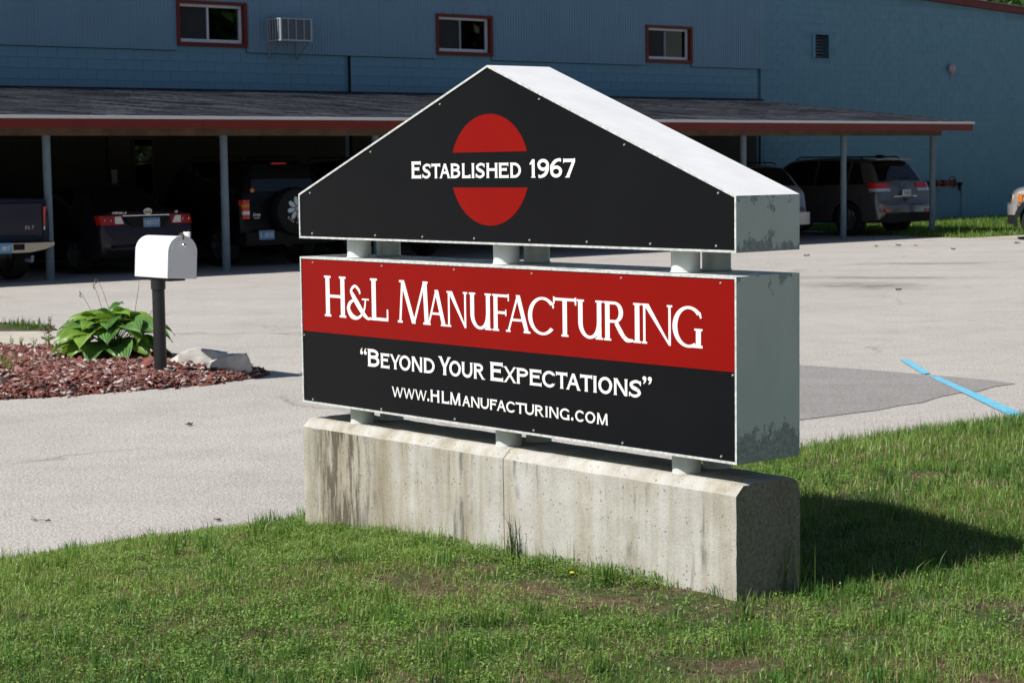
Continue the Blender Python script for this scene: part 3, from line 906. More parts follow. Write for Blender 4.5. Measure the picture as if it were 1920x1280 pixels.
# far strip of grass against the building and the patch beyond the walk
EB = Vector((0.76489703, 0.64415258, 0)); NB = Vector((-0.64415258, 0.76489703, 0)); BYAW = 0.69991
DW, DP = 33.712, 27.634
def bw(s, d, z=0.0):
    p = EB * s + NB * d
    return Vector((p.x, p.y, z))
def ground_strip(name, pts_sd, z, mat, label):
    return flat(name, [bw(s, d)[:2] for s, d in pts_sd], z, mat, label)
ground_strip('grass_verge', [(35.0, 27.6), (34.4, 26.6), (34.6, 25.9), (38.5, 25.7), (70, 25.7), (70, 33.70), (36.4, 33.70), (36.2, 30.0)], 0.006, M['soil'], 'strip of grassy soil along the block wall')
flat('grass_verge', [(-9, 20.5), (-6.2, 20.2), (-5.2, 20.25), (-4.75, 20.5), (-4.95, 21.1), (-5.7, 21.7), (-9, 22.6)], 0.006, M['soil'], 'small bare grassy patch beyond the concrete walk')

# ------------------------------------------------------------------ the business sign
SIGN = thing('monument_sign', 'black and red business sign with a pitched top cabinet on a concrete block', 'sign', (0.71217, 6.21018, 0.0), -0.86682)
SL, SD = 2.44, 0.30
# concrete block: profile (y, z) lofted along x with worn, uneven skin
def concrete_part(x0, x1, name):
    prof = []
    y0, y1, zt, zb = -0.004, 0.306, 0.625, -0.05
    ch, rb = 0.034, 0.05
    corner = [(y0, zb), (y0, zt - ch), (y0 + ch, zt - 0.002), (y0 + ch + 0.02, zt)]
    corner += [(y1 - rb + rb * math.sin(R(a)), zt - rb + rb * math.cos(R(a))) for a in (0, 22, 45, 68, 90)]
    corner += [(y1, zb)]
    for (a, b), (c, d) in zip(corner[:-1], corner[1:]):
        n = max(1, int(math.hypot(c - a, d - b) / 0.03))
        for k in range(n):
            prof.append((a + (c - a) * k / n, b + (d - b) * k / n))
    prof.append(corner[-1])
    nx = max(2, int((x1 - x0) / 0.025))
    mb = MB()
    m = len(prof)
    for i in range(nx + 1):
        x = x0 + (x1 - x0) * i / nx
        for (y, z) in prof:
            nn = mnoise.noise(Vector((x * 9, y * 9, z * 9))) * 0.0022 + mnoise.noise(Vector((x * 40, y * 40, z * 40))) * 0.0011
            endw = math.exp(-min(abs(x - (-SL)), abs(x)) / 0.018) * 0.0045
            rough = mnoise.noise(Vector((x * 60, y * 60, z * 60 + 3))) * endw
            cy, cz = (y0 + y1) / 2, 0.3
            sy_ = 1 if y > cy else -1
            yy = y + sy_ * (nn + rough - endw * 0.6)
            zz = z + (nn + rough - endw * 0.5 if z > zt - 0.06 else 0)
            mb.v.append((x, yy, zz))
    for i in range(nx):
        for k in range(m - 1):
            a = i * m + k
            mb.f.append((a, a + 1, a + m + 1, a + m)); mb.m.append(0)
    # ends
    for i, flip in ((0, False), (nx, True)):
        mb.f.append(tuple((i * m + k) for k in (range(m) if flip else reversed(range(m))))); mb.m.append(0)
    return mb.build(name, M['concrete'], SIGN, True)
concrete_part(-SL + 0.001, -1.1550, 'concrete_base')
concrete_part(-1.1515, -0.001, 'concrete_base')
MB().box((-1.1575, 0.006, 0.0), (-1.1495, 0.29, 0.586)).build('joint_filler', M['concrete'], SIGN)

# pipe posts
PX = (-2.148, -1.232, -0.313)
def pipe(z0, z1):
    mb = MB()
    mb.lathe([(0.0485, z0), (0.0485, z1)], 32)
    mb.lathe([(0.049, z0), (0.0515, z0 + 0.001), (0.0515, z0 + 0.003), (0.049, z0 + 0.005)], 32)
    return mb.mesh('pipe_post', M['pipe'], True)
pl, pu = pipe(0.612, 0.6905), pipe(1.2935, 1.3665)
for mesh_ in (pl, pu):
    for x in PX:
        for y in (0.090, 0.238):
            link('pipe_post', mesh_, SIGN, (x, y, 0))

# lower cabinet: sheet box open to the front, panels set in
def tray(name, poly, mat_list, lip=0.0075):
    """sheet metal tray: outline in x/z, returns along y, thin lip round the face"""
    mb = MB()
    n = len(poly)
    cx = sum(p[0] for p in poly) / n; cz = sum(p[1] for p in poly) / n
    # inner outline, offset inwards by lip
    inn = []
    for i in range(n):
        p0, p1, p2 = Vector((*poly[i - 1], 0)), Vector((*poly[i], 0)), Vector((*poly[(i + 1) % n], 0))
        d1, d2 = (p1 - p0).normalized(), (p2 - p1).normalized()
        n1, n2 = Vector((-d1.y, d1.x, 0)), Vector((-d2.y, d2.x, 0))
        bis = (n1 + n2).normalized()
        k = lip / max(0.2, bis.dot(n1))
        inn.append((p1.x + bis.x * k, p1.y + bis.y * k))
    for i in range(n):
        j = (i + 1) % n
        a, b, c, d = poly[i], poly[j], inn[j], inn[i]
        up = (b[1] - a[1]) * 0 + (1 if (Vector((b[0] - a[0], b[1] - a[1])).normalized().x) < -0.3 else 0)
        mi = 1 if up else 0
        mb.face([(a[0], 0, a[1]), (b[0], 0, b[1]), (b[0], SD, b[1]), (a[0], SD, a[1])], mi)
        mb.face([(a[0], 0, a[1]), (b[0], 0, b[1]), (c[0], 0, c[1]), (d[0], 0, d[1])], 2)
        mb.face([(d[0], 0, d[1]), (c[0], 0, c[1]), (c[0], 0.02, c[1]), (d[0], 0.02, d[1])], 2)
    mb.face([(p[0], SD, p[1]) for p in poly], 0)
    return mb.build(name, mat_list, SIGN), inn
low_poly = [(-SL, 0.692), (0, 0.692), (0, 1.292), (-SL, 1.292)]
up_poly = [(-SL, 1.368), (0, 1.368), (0, 1.548), (-SL / 2, 2.0135), (-SL, 1.548)]
cab, inl = tray('message_cabinet', low_poly, [M['cab_low'], M['cab_low'], M['edge']])
gab, inu = tray('gable_cabinet', up_poly, [M['cab_up'], M['white_top'], M['edge']])
def inset(poly, k):
    cx = sum(p[0] for p in poly) / len(poly); cz = sum(p[1] for p in poly) / len(poly)
    return [(p[0] + (cx - p[0]) * k, p[1] + (cz - p[1]) * k) for p in poly]
MB().prism(inset(inl, 0.0015), 0.004, 0.012).build('message_panel', M['sign_black'], SIGN)
msg = [o for o in SIGN.children if o.name.startswith('message_panel')][0]
gp = MB().prism(inset(inu, 0.0015), 0.004, 0.012).build('gable_panel', M['sign_black'], SIGN)
MB().box((inl[0][0] + 0.003, 0.0028, 0.988), (inl[1][0] - 0.003, 0.006, inl[2][1] - 0.003)).build('red_band', M['sign_red'], msg)
# red oval, split by the wording
def half_oval(up):
    cx, cz, rx, rz = -1.2185, 1.6375, 0.222, 0.2015
    lim = 1.702 if up else 1.574
    a0 = math.asin((lim - cz) / rz)
    pts = []
    for k in range(41):
        a = a0 + (math.pi - 2 * a0) * k / 40 if up else (math.pi - a0) + (math.pi + 2 * a0) * k / 40
        pts.append((cx + rx * math.cos(a), cz + rz * math.sin(a)))
    return pts
for up in (True, False):
    MB().prism(half_oval(up), 0.0029, 0.0045).build('red_half_oval', M['sign_red'], gp)
YL = 0.0026
main = [('H', -2.273, -2.124, 1.2195), ('&', -2.114, -1.957, 1.189), ('L', -1.96, -1.844, 1.2195), ('M', -1.783, -1.580, 1.2195), ('A', -1.603, -1.478, 1.190), ('N', -1.481, -1.356, 1.189), ('U', -1.346, -1.218, 1.189), ('F', -1.212, -1.115, 1.189),
        ('A', -1.136, -1.001, 1.190), ('C', -1.013, -0.868, 1.188), ('T', -0.878, -0.757, 1.190), ('U', -0.755, -0.623, 1.189), ('R', -0.619, -0.473, 1.189), ('I', -0.476, -0.434, 1.189), ('N', -0.436, -0.289, 1.189), ('G', -0.288, -0.151, 1.189)]
put_letters(msg, main, 1.0555, 1.189, ROMAN, YL)
BZ = 0.8715
bey = [('“', -2.035, -1.990, 0.941, 0.0695, BZ), ('B', -1.985, -1.907, 0.941), ('E', -1.900, -1.842), ('Y', -1.839, -1.771), ('O', -1.778, -1.707), ('N', -1.701, -1.633), ('D', -1.625, -1.557),
       ('Y', -1.534, -1.459, 0.941), ('O', -1.468, -1.399), ('U', -1.395, -1.330), ('R', -1.324, -1.259),
       ('E', -1.229, -1.156, 0.940), ('X', -1.153, -1.082), ('P', -1.080, -1.012), ('E', -1.009, -0.944), ('C', -0.940, -0.870), ('T', -0.867, -0.807), ('A', -0.814, -0.739), ('T', -0.741, -0.679), ('I', -0.679, -0.652), ('O', -0.648, -0.579), ('N', -0.573, -0.503), ('S', -0.497, -0.436),
       ('”', -0.432, -0.386, 0.941, 0.0695, BZ)]
put_letters(msg, bey, BZ, 0.929, ENGR, YL)
WZ = 0.7635
www = [('W', -1.830, -1.757), ('W', -1.756, -1.683), ('W', -1.682, -1.609), ('.', -1.606, -1.594), ('H', -1.586, -1.531, 0.810), ('L', -1.518, -1.472, 0.810), ('M', -1.467, -1.404, 0.810), ('A', -1.395, -1.346), ('N', -1.343, -1.292), ('U', -1.288, -1.238), ('F', -1.233, -1.192), ('A', -1.194, -1.142),
       ('C', -1.140, -1.090), ('T', -1.087, -1.038), ('U', -1.037, -0.986), ('R', -0.982, -0.933), ('I', -0.929, -0.910), ('N', -0.906, -0.855), ('G', -0.848, -0.797), ('.', -0.790, -0.778), ('C', -0.768, -0.722), ('O', -0.716, -0.665), ('M', -0.658, -0.602)]
put_letters(msg, www, WZ, 0.803, ENGR, YL)
EZ = 1.6085
est = [('E', -1.681, -1.621, 1.672), ('S', -1.613, -1.561), ('T', -1.557, -1.504), ('A', -1.509, -1.444), ('B', -1.442, -1.385), ('L', -1.376, -1.326), ('I', -1.323, -1.300), ('S', -1.296, -1.242), ('H', -1.235, -1.171), ('E', -1.165, -1.110), ('D', -1.102, -1.042),
       ('1', -0.996, -0.966, 1.673), ('9', -0.953, -0.891, 1.674), ('6', -0.885, -0.823, 1.674), ('7', -0.817, -0.756, 1.673)]
put_letters(gp, est, EZ, 1.6625, ENGR, YL)
rv = MB().lathe([(0.0, -0.0042), (0.0028, -0.0035), (0.0042, -0.001), (0.0042, 0.001)], 10, 'Y').mesh('rivet', M['rivet'], True)
for x, z in [(-2.35, 1.27), (-1.88, 1.27), (-1.43, 1.27), (-0.99, 1.27), (-0.53, 1.27), (-0.07, 1.27), (-2.37, 0.708), (-1.90, 0.708), (-1.44, 0.71), (-0.99, 0.71), (-0.53, 0.71), (-0.07, 0.712), (-2.422, 0.97), (-0.018, 0.978)]:
    link('rivet', rv, msg, (x, 0.0028, z))
for x, z in [(-2.36, 1.552), (-1.94, 1.712), (-1.5, 1.882), (-0.94, 1.882), (-0.51, 1.716), (-0.08, 1.556), (-2.35, 1.388), (-1.92, 1.388), (-1.62, 1.388), (-1.31, 1.388), (-1.0, 1.388), (-0.70, 1.388), (-0.39, 1.388), (-0.09, 1.388)]:
    link('rivet', rv, gp, (x, 0.0035, z))

# ------------------------------------------------------------------ the building
S0 = 24.0
BLD = thing('factory_building', 'long two storey blue block and ribbed metal building with small red framed windows', 'building', bw(S0, DW), BYAW)
def lo(s, d, z): return (s - S0, d - DW, z)
def bbox(mb, s0, s1, d0, d1, z0, z1, mi=0):
    a, b = lo(s0, d0, z0), lo(s1, d1, z1)
    return mb.box(a, b, mi)
S_LEFT, S_CORNER, S_END, TOP = 2.0, 36.56, 62.0, 6.75
def roofline(s): return 6.27 - 0.0465 * (s - S_CORNER)

# inner shell: lower storey backing, upper storey room wall, roof, ends
mb = MB()
bbox(mb, S_LEFT, 23.925, DW + 0.007, DW + 0.30, -0.1, 3.97)
bbox(mb, 24.095, S_CORNER - 0.10, DW + 0.007, DW + 0.30, -0.1, 3.97)
bbox(mb, 23.925, 24.095, DW + 0.14, DW + 0.30, -0.1, 3.97)
bbox(mb, S_CORNER - 0.10, S_CORNER + 0.05, DW + 0.14, DW + 0.30, -0.1, 3.97)
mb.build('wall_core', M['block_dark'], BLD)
mb = MB()
bbox(mb, S_LEFT, S_CORNER, DW + 2.4, DW + 2.6, 3.97, TOP)
bbox(mb, S_LEFT, S_CORNER, DW + 0.30, DW + 2.6, 3.90, 3.965)
mb.build('room_wall', M['dark_room'], BLD)
mb = MB()
bbox(mb, S_LEFT, S_CORNER, DW + 0.02, DW + 22, TOP, TOP + 0.25)
bbox(mb, S_LEFT - 0.3, S_LEFT, DW + 0.02, DW + 22, -0.1, TOP + 0.25)
bbox(mb, S_LEFT, S_END, DW + 21.7, DW + 22, -0.1, 6.0)
bbox(mb, S_END - 0.3, S_END, DW + 0.3, DW + 21.7, -0.1, 5.0)
bbox(mb, S_CORNER + 0.002, S_CORNER + 0.2, DW + 0.32, DW + 21.7, -0.1, TOP + 0.25)
mb.build('roof_slab', M['deck'], BLD)
# right wall backing, with a recess for the vent
VS0, VS1, VZ0, VZ1 = 38.62, 39.17, 4.30, 4.90
mb = MB()
def quadwall(mb, s0, s1, z0, z1, d0=0.007, d1=0.30):
    p = [(s0, z0), (s1, z0), (s1, min(z1, roofline(s1))), (s0, min(z1, roofline(s0)))]
    mb.prism([(s - S0, z) for s, z in p], d0, d1, 'XZ')
quadwall(mb, S_CORNER + 0.05, VS0, -0.1, 9); quadwall(mb, VS1, S_END, -0.1, 9)
quadwall(mb, VS0, VS1, -0.1, VZ0); quadwall(mb, VS0, VS1, VZ1, 9)
mb.build('wall_core', M['mortar'], BLD)

# concrete blocks, running bond, 0.2 x 0.4 m
def block_mesh(w, h):
    m = MB()
    j = 0.0013
    x0, x1, z0, z1 = -w / 2 + j, w / 2 - j, -h / 2 + j, h / 2 - j
    c = 0.0016
    i = len(m.v)
    m.v += [(x0, .009, z0), (x1, .009, z0), (x1, .009, z1), (x0, .009, z1), (x0 + c, 0, z0 + c), (x1 - c, 0, z0 + c), (x1 - c, 0, z1 - c), (x0 + c, 0, z1 - c)]
    for f in ((4, 5, 6, 7), (0, 1, 5, 4), (1, 2, 6, 5), (2, 3, 7, 6), (3, 0, 4, 7)):
        m.f.append(f); m.m.append(0)
    return m
BM = {}
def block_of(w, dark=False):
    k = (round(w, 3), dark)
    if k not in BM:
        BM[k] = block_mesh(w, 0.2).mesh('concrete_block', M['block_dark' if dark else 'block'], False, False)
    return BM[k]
cells = []
def course(s0, s1, zi, off):
    s = s0
    first = True
    while s < s1 - 0.05:
        w = 0.2 if (first and off) else 0.4
        first = False
        w = min(w, s1 - s)
        cells.append((s + w / 2, zi, w))
        s += w
for k in range(20):
    z = 0.1 + 0.2 * k - 0.03
    for a, b in ((6.0, 23.925), (24.095, S_CORNER - 0.10)):
        course(a, b, z, k % 2)
for k in range(31):
    z = 0.1 + 0.2 * k - 0.03
    course(S_CORNER + 0.05, 55.0, z, k % 2)
door_gap = [(18.36, 19.40, -1, 2.34)]
win_gap = [(19.86, 21.60, 3.86, 5.1)] * 0
ok = []
for s, z, w in cells:
    if s > S_CORNER and z + 0.1 > roofline(s + w / 2) - 0.03:
        continue
    if any(a < s + w / 2 and s - w / 2 < b and z0 < z + 0.1 and z - 0.1 < z1 for a, b, z0, z1 in door_gap):
        continue
    if VS0 - 0.02 < s + w / 2 and s - w / 2 < VS1 + 0.02 and VZ0 - 0.02 < z + 0.1 and z - 0.1 < VZ1 + 0.02:
        continue
    ok.append((s, z, w))
def seen(c):
    s, z, w = c
    if s < S_CORNER and (z < 3.2 or s < 13.6): return 2
    if s > 47.5: return 2
    if s > S_CORNER and z < 1.0: return 1.5
    return 0 if s < S_CORNER else 1
ok.sort(key=lambda c: (seen(c), abs(c[0] - 10) * (1 if c[0] < S_CORNER else 1)))
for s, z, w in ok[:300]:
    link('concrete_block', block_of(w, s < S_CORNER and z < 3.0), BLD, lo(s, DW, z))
rest = MB()
for s, z, w in ok[300:]:
    b = block_mesh(w, 0.2)
    i = len(rest.v)
    x, y, zz = lo(s, DW, z)
    rest.v += [(p[0] + x, p[1] + y, p[2] + zz) for p in b.v]
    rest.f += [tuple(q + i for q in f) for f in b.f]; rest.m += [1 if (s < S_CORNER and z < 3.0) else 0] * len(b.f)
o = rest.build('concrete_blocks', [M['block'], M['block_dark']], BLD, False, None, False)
o['kind'] = 'stuff'

# ribbed siding, one sheet per metre, open at the windows
WIN = [(19.92, 21.535, 4.068, 4.95), (26.305, 27.895, 4.06, 4.938), (32.57, 34.13, 4.05, 4.922)]
PITCH_R = 0.99 / 13
def siding_panel(s0):
    m = MB()
    prof = [(0, 0), (0.28, 0), (0.38, -0.013), (0.62, -0.013), (0.72, 0), (1.0, 0)]
    zlo, zhi = 3.978, TOP + 0.2
    for r in range(13):
        for (u0, y0), (u1, y1) in zip(prof[:-1], prof[1:]):
            a, b = s0 + 0.003 + (r + u0) * (PITCH_R - 0.0004), s0 + 0.003 + (r + u1) * (PITCH_R - 0.0004)
            segs = [(zlo, zhi)]
            for w0, w1, z0, z1 in WIN:
                if a < w1 - 0.02 and b > w0 + 0.02:
                    segs = [(z1 - 0.02, zhi)]
            for z0, z1 in segs:
                m.face([(a - S0, -0.045 + y0, z0), (b - S0, -0.045 + y1, z0), (b - S0, -0.045 + y1, z1), (a - S0, -0.045 + y0, z1)])
                m.face([(a - S0, -0.045 + y0, z0), (b - S0, -0.045 + y1, z0), (b - S0, -0.002, z0), (a - S0, -0.002, z0)])
    # turned edges give the dark seam
    for x in (s0 + 0.003, s0 + 0.987):
        zl = zlo
        for w0, w1, z0, z1 in WIN:
            if w0 < x < w1: zl = z1
        m.face([(x - S0, -0.045, zl), (x - S0, -0.02, zl), (x - S0, -0.02, zhi), (x - S0, -0.045, zhi)])
    return m.build('siding_panel', M['siding'], BLD, False, None, False)
s = 16.909 - 0.99 * 8
while s < S_CORNER - 0.3:
    siding_panel(s)
    s += 0.99
# backing boards behind the siding, between the windows
mb = MB()
edges = [S_LEFT] + [v for w in WIN for v in (w[0] + 0.03, w[1] - 0.03)] + [S_CORNER]
for a, b in zip(edges[0::2], edges[1::2]):
    bbox(mb, a, b, DW - 0.018, DW + 0.2, 3.985, TOP)
for w in WIN:
    bbox(mb, w[0] + 0.03, w[1] - 0.03, DW - 0.018, DW + 0.2, w[3] - 0.03, TOP)
mb.build('siding_backing', M['mortar'], BLD)
mb = MB()
bbox(mb, S_CORNER - 0.03, S_CORNER + 0.012, DW - 0.062, DW + 0.01, 3.978, TOP + 0.2)
mb.build('corner_trim', M['siding'], BLD)

# windows: red surround with deep reveal, white slider, two panes
for w0, w1, z0, z1 in WIN:
    m = MB()
    fw, dep0, dep1 = 0.075, -0.085, 0.16
    x0, x1 = w0 - S0, w1 - S0
    m.box((x0, dep0, z0), (x0 + fw, dep1, z1)); m.box((x1 - fw, dep0, z0), (x1, dep1, z1))
    m.box((x0 + fw, dep0 + 0.002, z0), (x1 - fw, dep1, z0 + fw)); m.box((x0 + fw, dep0 + 0.002, z1 - fw * 0.8), (x1 - fw, dep1, z1))
    win = m.build('window', M['trim_red'], BLD)
    ix0, ix1, iz0, iz1 = x0 + fw, x1 - fw, z0 + fw, z1 - fw * 0.8
    m = MB()
    f = 0.052
    m.box((ix0, 0.03, iz0), (ix0 + f, 0.13, iz1)); m.box((ix1 - f, 0.03, iz0), (ix1, 0.13, iz1))
    m.box((ix0 + f, 0.032, iz0), (ix1 - f, 0.128, iz0 + f + 0.02)); m.box((ix0 + f, 0.032, iz1 - f), (ix1 - f, 0.128, iz1))
    mid = (ix0 + ix1) / 2 - 0.03
    m.build('window_frame', M['win_white'], win)
    MB().box((mid - 0.02, 0.05, iz0 + f + 0.02), (mid + 0.02, 0.1, iz1 - f)).build('mullion', M['win_white'] if w0 < 21 else M['mull'], win)
    MB().box((x0, -0.012, 3.966), (x1, 0.15, z0 - 0.002)).build('sill_block', M['block'], BLD)
    MB().box((ix0 + f, 0.096, iz0 + f + 0.02), (mid - 0.026, 0.1, iz1 - f)).build('pane', M['glass'], win)
    MB().box((ix0 + f, 0.084, iz0 + f + 0.02), (mid - 0.02, 0.087, iz1 - f)).build('insect_screen', M['dark_room'], win)
    MB().box((mid + 0.026, 0.066, iz0 + f + 0.02), (ix1 - f, 0.07, iz1 - f)).build('pane', M['glass'], win)

# recessed expansion strips
for s in (24.01, S_CORNER - 0.025):
    mb = MB()
    bbox(mb, s - 0.05, s + 0.05, DW + 0.06, DW + 0.138, -0.05, 3.97)
    mb.build('downpipe', M['mortar'], BLD)

# vent opening with louvres
m = MB()
x0, x1 = VS0 - S0, VS1 - S0
m.box((x0 - 0.09, -0.03, VZ0), (x0, 0.25, VZ1 + 0.02)); m.box((x0, -0.012, VZ1), (x1 + 0.02, 0.25, VZ1 + 0.022)); m.box((x1, -0.012, VZ0), (x1 + 0.02, 0.25, VZ1)); m.box((x0, -0.02, VZ0 - 0.02), (x1 + 0.02, 0.25, VZ0))
vent = m.build('vent', M['block'], BLD)
MB().box((x0, 0.24, VZ0), (x1, 0.249, VZ1)).build('vent_back', M['dark_room'], vent)
for k in range(7):
    z = VZ0 + 0.03 + k * 0.082
    MB().face([(x0, 0.12, z), (x1, 0.12, z), (x1, 0.2, z + 0.06), (x0, 0.2, z + 0.06)]).build('louvre', M['steel'], vent, fix=False)

# eave trim of the right wall
m = MB()
sa, sb = S_CORNER + 0.21, S_END
m.prism([(sa - S0, roofline(sa) - 0.02), (sb - S0, roofline(sb) - 0.02), (sb - S0, roofline(sb) + 0.16), (sa - S0, roofline(sa) + 0.16)], -0.16, 0.0, 'XZ')
m.build('roof_fascia', M['trim_red'], BLD)
m = MB()
m.prism([(sa - S0, roofline(sa) + 0.162), (sb - S0, roofline(sb) + 0.162), (sb - S0, roofline(sb) + 0.18), (sa - S0, roofline(sa) + 0.18)], -0.2, 21.6, 'XZ')
m.build('roof_sheet', M['steel'], BLD)

# door under the carport: dark leaf and a glazed side light
m = MB()
x0, x1 = 18.42 - S0, 19.33 - S0
m.box((x0 - 0.06, -0.05, 0), (x0, 0.01, 2.31)); m.box((x1, -0.05, 0), (x1 + 0.06, 0.01, 2.31)); m.box((x0, -0.05, 2.25), (x1, 0.01, 2.31)); m.box((x0 + 0.47, -0.04, 0), (x0 + 0.52, 0.01, 2.25))
door = m.build('entrance_door', M['door_dark'], BLD)
MB().box((x0, -0.012, 0), (x0 + 0.47, 0.008, 2.25)).build('door_leaf', M['door_dark'], door)
MB().box((x0 + 0.52, -0.03, 0.05), (x1, -0.022, 2.25)).build('side_light', M['glass_coated'], door)
MB().box((x0 + 0.02, -0.02, 1.40), (x0 + 0.14, -0.014, 1.68)).build('notice', M['paper'], door)
MB().lathe([(0, -0.09), (0.028, -0.085), (0.03, -0.06), (0.012, -0.05), (0.012, -0.01)], 12, 'Y', (x0 + 0.42, 0, 1.02)).build('door_knob', M['chrome'], door)

# fluorescent tube seen through the middle window
m, nt, b = new_mat('lit_tube')
b.inputs['Emission Color'].default_value = (0.95, 1.0, 0.85, 1)
b.inputs['Emission Strength'].default_value = 3.0
fl = MB().box((-0.45, -0.06, -0.025), (0.45, 0.06, 0.025)).build('ceiling_light', m)
fl.location = bw(28.55, DW + 1.2, 5.10); fl.rotation_euler = (0, 0, BYAW)
tag(fl, 'lit fluorescent ceiling light glimpsed through the middle window', 'light')

# ------------------------------------------------------------------ air conditioner
AC = thing('air_conditioner', 'window air conditioner box on angled brackets beside the upper left window', 'air conditioner', bw(22.0, DW - 0.06, 4.20), BYAW)
w, dd, h = 0.76, 0.50, 0.45
m = MB().box((0.02, -dd + 0.02, 0.03), (w - 0.02, -0.0, h - 0.02))
m.build('coil_core', M['ac_dark'], AC)
m = MB()
m.box((0, -dd, h - 0.02), (w, 0, h)); m.box((0, -dd, 0), (w, 0, 0.03))
for x in (0, w - 0.035): m.box((x, -dd, 0.03), (x + 0.035, -dd + 0.035, h - 0.02))
for x in (0, w - 0.03): m.box((x, -0.03, 0.03), (x + 0.03, 0, h - 0.02))
m.build('casing', M['ac_body'], AC)
bar = MB().box((-0.006, -dd + 0.001, 0.03), (0.006, -dd + 0.03, h - 0.02)).mesh('grille_bar', M['ac_body'])
for k in (0.25, 0.5, 0.75): link('grille_bar', bar, AC, (k * w, 0, 0))
sbar = MB().box((0.001, -0.006, 0.03), (0.03, 0.006, h - 0.02)).mesh('side_bar', M['ac_body'])
for k in (0.2, 0.4, 0.6, 0.8): link('side_bar', sbar, AC, (0, -k * dd, 0))
br = MB().tube((0, 0, -0.34), (0, -dd + 0.06, -0.01), 0.012, None, 8).tube((0, 0.0, -0.36), (0, 0.0, 0.0), 0.014, None, 8).mesh('bracket', M['steel'])
for x in (0.05, w - 0.05): link('bracket', br, AC, (x, 0, 0))

# ------------------------------------------------------------------ bell and fire pipes on the right wall
BELL = thing('alarm_bell', 'faded pink round alarm bell high on the blue block wall', 'bell', bw(44.18, DW, 4.14), BYAW)
MB().lathe([(0.0, -0.15), (0.05, -0.147), (0.10, -0.13), (0.125, -0.10), (0.13, -0.06), (0.115, -0.055)], 24, 'Y').build('gong', M['bell_pink'], BELL, True)
MB().lathe([(0.05, -0.055), (0.07, 0.0)], 16, 'Y').build('back_box', M['steel'], BELL)
MB().path([(0, -0.03, -0.06), (0, -0.03, -0.20), (0.0, -0.02, -0.32)], [0.012, 0.012, 0.012], 8).build('conduit', M['steel'], BELL)

FP = thing('fire_valve', 'rusty red sprinkler pipe with round handwheel sticking out of the wall', 'valve', bw(43.2, DW, 1.04), BYAW)
MB().tube((0, 0, 0), (0, -0.30, 0), 0.06).tube((-0.12, -0.30, 0.0), (0.75, -0.30, 0.0), 0.055, None, 14).build('pipe', M['valve_red'], FP, True)
for x in (0.02, 0.30, 0.62, 0.80):
    link('flange', MB().tube((-0.022, 0, 0), (0.022, 0, 0), 0.095, None, 16).mesh('flange', M['valve_red']), FP, (x, -0.30, 0))
MB().tube((0.46, -0.30, 0), (0.46, -0.30, 0.0), 0.05).build('valve_body', M['valve_red'], FP) if False else MB().box((0.36, -0.37, -0.09), (0.56, -0.23, 0.09), 0, 0.03).build('valve_body', M['valve_red'], FP)
mw = MB()
ring = [(0.16 + 0.013 * math.cos(2 * math.pi * k / 8), 0.013 * math.sin(2 * math.pi * k / 8)) for k in range(8)]
mw.lathe(ring, 28, 'Y', (0, 0, 0), 0, True)
for a in range(5):
    t = 2 * math.pi * a / 5
    mw.tube((0, 0, 0), (0.155 * math.cos(t), 0, 0.155 * math.sin(t)), 0.011, None, 6)
link('handwheel', mw.mesh('handwheel', M['valve_red'], True), FP, (0.46, -0.52, 0.02))
MB().tube((0.46, -0.23, 0.02), (0.46, -0.52, 0.02), 0.016).build('valve_stem', M['steel'], FP)
HB = thing('hose_bib', 'dark hose tap on a thin standpipe against the block wall', 'tap', bw(44.72, DW, 0.0), BYAW)
MB().tube((0, -0.03, 0), (0, -0.03, 1.03), 0.017).build('standpipe', M['steel'], HB)
MB().path([(0, -0.03, 1.0), (-0.12, -0.06, 1.0), (-0.2, -0.09, 0.96), (-0.2, -0.1, 0.82)], [0.03, 0.05, 0.045, 0.025], 10).build('tap_body', M['black_plastic'], HB)
MB().box((-0.22, -0.12, 1.02), (-0.08, -0.03, 1.05), 0, 0.008).build('tap_handle', M['black_plastic'], HB)

# ------------------------------------------------------------------ carport
CP = thing('carport', 'long lean-to carport with shingled roof, red fascia and round posts', 'carport', bw(S0, DP), BYAW)
def cl(s, d, z): return (s - S0, d - DP, z)
DE, ZE, SE = 26.9, 2.495, 36.10
CS0 = 5.0
def roof_z(d): return ZE + (3.215 - ZE) * (d - DE) / (DW - DE)
# deck
m = MB()
m.prism([(DE + 0.02 - DP, roof_z(DE) - 0.035), (DW - 0.02 - DP, 3.18), (DW - 0.02 - DP, 3.12), (DE + 0.02 - DP, roof_z(DE) - 0.09)], CS0 - S0, SE - 0.02 - S0, 'YZ')
m.build('roof_deck', M['deck'], CP)
# fascia boards (about 5 m lengths) and gutter strips
a = CS0
k = 0
cuts = [CS0, 10.2, 16.35, 23.0, 29.29, SE]
for a, b in zip(cuts[:-1], cuts[1:]):
    MB().box(cl(a + 0.003, DE, 2.300), cl(b - 0.003, DE + 0.035, 2.446)).build('fascia_board', M['trim_red'], CP)
cuts = [CS0, 9.4, 14.38, 18.3, 21.9, 26.2, 30.1, 34.9, SE + 0.02]
for a, b in zip(cuts[:-1], cuts[1:]):
    MB().box(cl(a + 0.004, DE - 0.045, 2.446), cl(b - 0.004, DE + 0.01, 2.495), 0, 0.006).build('gutter', M['gutter'], CP)
